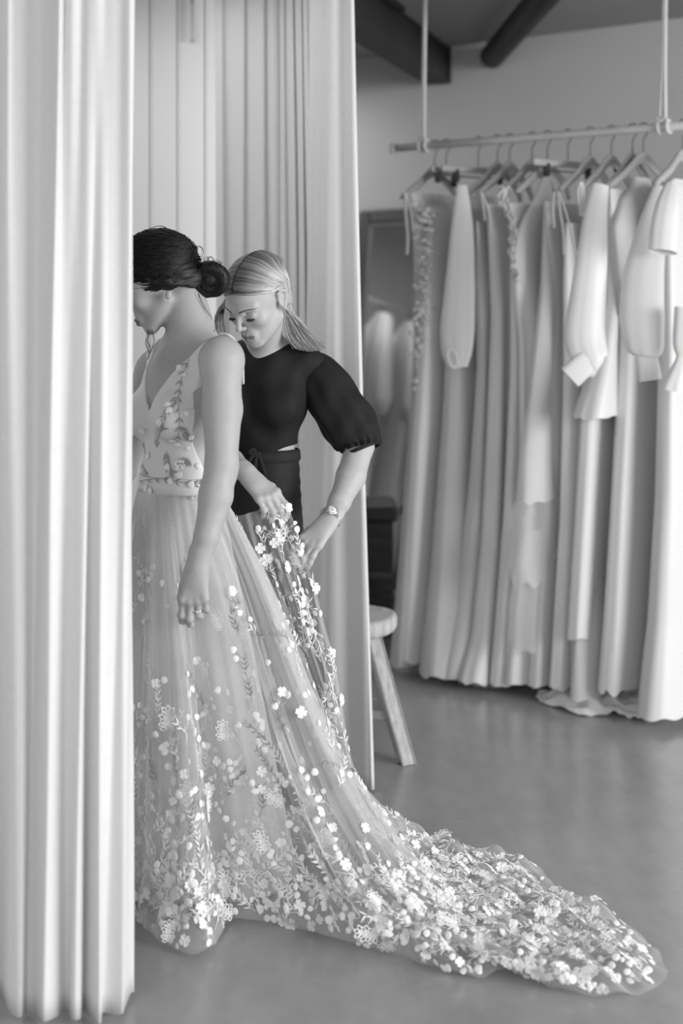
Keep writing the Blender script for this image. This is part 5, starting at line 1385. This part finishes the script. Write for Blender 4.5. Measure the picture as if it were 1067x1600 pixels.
for py, r in ((701, .1035), (703, .107), (716, .1085), (719, .105)):
    c = P(409, py, SY); V.append(np.stack([c.x + lS.x * r * np.cos(th) + fS.x * r * .81 * np.sin(th), c.y + lS.y * r * np.cos(th) + fS.y * r * .81 * np.sin(th), c.z + 0 * th], 1))
build('waistband', np.concatenate(V), grid_faces(4, 160, True), 'black_skirt', skirt_)
for px in ([(400, 706), (392, 716), (386, 730), (384, 738)], [(402, 706), (399, 722), (398, 742)], [(403, 706), (408, 722), (415, 744)], [(400, 706), (394, 702), (390, 708), (400, 709)]):
    v, f = tube_vf(cr([P(x, y, SY - .095) for x, y in px], 16), .0055, 8, True, .35); build('tie', v, f, 'black_skirt', skirt_)
# wristwatch
wc_ = P(516, 809, 3.695); wd_ = (P(515, 813, 3.69) - P(530, 785, 3.74)).normalized(); wn = (Vector((.35, -.9, .3)) - wd_ * Vector((.35, -.9, .3)).dot(wd_)).normalized(); wb = wd_.cross(wn)
watch = None
def wring(t): return wc_ + wn * (math.cos(t) * .0268) + wb * (math.sin(t) * .0298)
c = wring(.35); nn = (wn * math.cos(.35) * .9 + wb * math.sin(.35)).normalized()
v, f = lathe([(0, 0), (.0125, 0), (.0142, .002), (.0142, .005), (.0125, .0068), (.0112, .0068), (.0108, .0060), (0, .0060)], c, 28, nn); watch = build('wristwatch', v, f, 'watch_metal', woman); watch['label'] = 'silver link-bracelet watch'
v, f = lathe([(0, .0064), (.0104, .0064), (.0106, .0060)], c, 24, nn); build('dial', v, f, 'watch_dial', watch)
tx = wd_; ty = nn.cross(tx).normalized(); m = MB()
m.box(c + nn * .0068 + tx * .0025, (.0008, .006, .0004), (ty, tx, nn)); m.box(c + nn * .0068 + ty * .002, (.005, .0009, .0004), (ty, tx, nn)); m.build('hands', 'lash', watch)
for k in range(26):
    t = .35 + .50 + (2 * math.pi - 1.0) * k / 25; p = wring(t); rn = (wn * math.cos(t) + wb * math.sin(t)).normalized(); tn = wd_.cross(rn)
    m = MB()
    for o2 in (-.0048, 0, .0048): m.box(p + wd_ * o2 + rn * (.0008 if o2 == 0 else 0), (.0044, .0048, .0026), (wd_, tn, rn), bev=.0007)
    m.build('link', 'watch_metal', watch)
# ring on the holding hand
a, b = jL[2][0], jL[2][1]; rc = a.lerp(b, .55); ax_ = (b - a).normalized(); n1 = (frL[1] - ax_ * frL[1].dot(ax_)).normalized(); n2 = ax_.cross(n1)
v, f = tube_vf([rc + (n1 * math.cos(t) + n2 * math.sin(t)) * .0088 for t in np.linspace(0, 2 * math.pi, 25)], .0009, 6, False); build('ring', v, f, 'ring_metal', woman)

# blonde hair: cap under strands from a centre part
Sc = Solid(); Sc.ell(HS(0, -.015, .035), (.0725, .090, .077), HS.ax(), k=.02); Sc.ell(HS(0, -.045, -.02), (.062, .052, .070), HS.ax(), k=.02)
def blonde_hairline(p):
    q = HS.loc(p); x, y, z = q.T
    line = np.where(z > .0, .030 + .70 * z, .030 + 1.6 * z) - .10 * np.abs(x) * 3 * .2
    return (y - line) * .75
Sc.cut(blonde_hairline, .008)
V, Fq = Sc.mesh(.003)
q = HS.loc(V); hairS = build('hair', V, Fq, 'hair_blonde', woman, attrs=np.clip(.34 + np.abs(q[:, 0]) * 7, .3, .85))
paths = []; tints = []
rad0 = np.array([.079, .1015, .084]); c0 = np.array([0, -.015, .035])
def head_pt(l, k=1.0): m = np.array(l) - c0; m = m / np.linalg.norm(m / rad0) * k; return m + c0
def W3(l): return np.array(HS(*l))
for i in range(3600):
    left = rnd.random() < .62; sd = 1 if left else -1; q = rnd.random() ** .8
    # start along the part line, front to crown
    part = np.array([.0015 * sd, .089 - .175 * q, .064 + .058 * math.sin(math.pi * min(q * 1.1 + .02, 1)) - .005 * q]); k = rnd.uniform(1.0, 1.045)
    bulge = 1 + .03 * rnd.random()
    if left:
        tuck = np.array([.082, -.012 - .050 * q + rnd.uniform(-.006, .006), .026 - .010 * q + rnd.uniform(-.005, .007)])
        if q > .55: tuck[2] -= .02 * (q - .55)
        pts = [W3(head_pt(part * (1 - t) + tuck * t + np.array([.030 * sd * math.sin(math.pi * t), (.016 * (1 - q)) * math.sin(math.pi * t), .028 * (.15 + .85 * q) * math.sin(math.pi * t)]), k)) for t in (0, .2, .4, .6, .8, 1)]
        w = rnd.random(); ex = 462 + 44 * w ** .8 + rnd.uniform(-5, 5); ey = 547 - 8 * abs(w - .45) + rnd.uniform(-7, 3)
        dp = 3.80 + .03 * rnd.random() + .03 * q
        pts += [np.array(P(443 + 9 * q + 4 * w, 482 + 4 * rnd.random(), dp - .01)), np.array(P(444 + 27 * w + 3 * q, 506 + rnd.uniform(-3, 3), dp)), np.array(P(450 + 42 * w, 529 + rnd.uniform(-3, 3), dp - .015)), np.array(P(ex, ey, dp - .02))]
    else:
        tuck = np.array([-.080, .022 - .085 * q + rnd.uniform(-.006, .006), .016 + rnd.uniform(-.008, .008)])
        pts = [W3(head_pt(part * (1 - t) + tuck * t + np.array([.034 * sd * math.sin(math.pi * t), (.016 * (1 - q)) * math.sin(math.pi * t), .028 * (.15 + .85 * q) * math.sin(math.pi * t)]), k)) for t in (0, .2, .4, .6, .8, 1)]
        w = rnd.random(); dp = 3.76 + .05 * rnd.random()
        pts += [np.array(P(343 + 6 * w + rnd.uniform(-2, 2), 482, dp)), np.array(P(337 + 12 * w + rnd.uniform(-2, 2), 508, dp)), np.array(P(343 + 12 * w, 530, dp)), np.array(P(356 + 16 * w, 552 + rnd.uniform(-6, 4), dp))]
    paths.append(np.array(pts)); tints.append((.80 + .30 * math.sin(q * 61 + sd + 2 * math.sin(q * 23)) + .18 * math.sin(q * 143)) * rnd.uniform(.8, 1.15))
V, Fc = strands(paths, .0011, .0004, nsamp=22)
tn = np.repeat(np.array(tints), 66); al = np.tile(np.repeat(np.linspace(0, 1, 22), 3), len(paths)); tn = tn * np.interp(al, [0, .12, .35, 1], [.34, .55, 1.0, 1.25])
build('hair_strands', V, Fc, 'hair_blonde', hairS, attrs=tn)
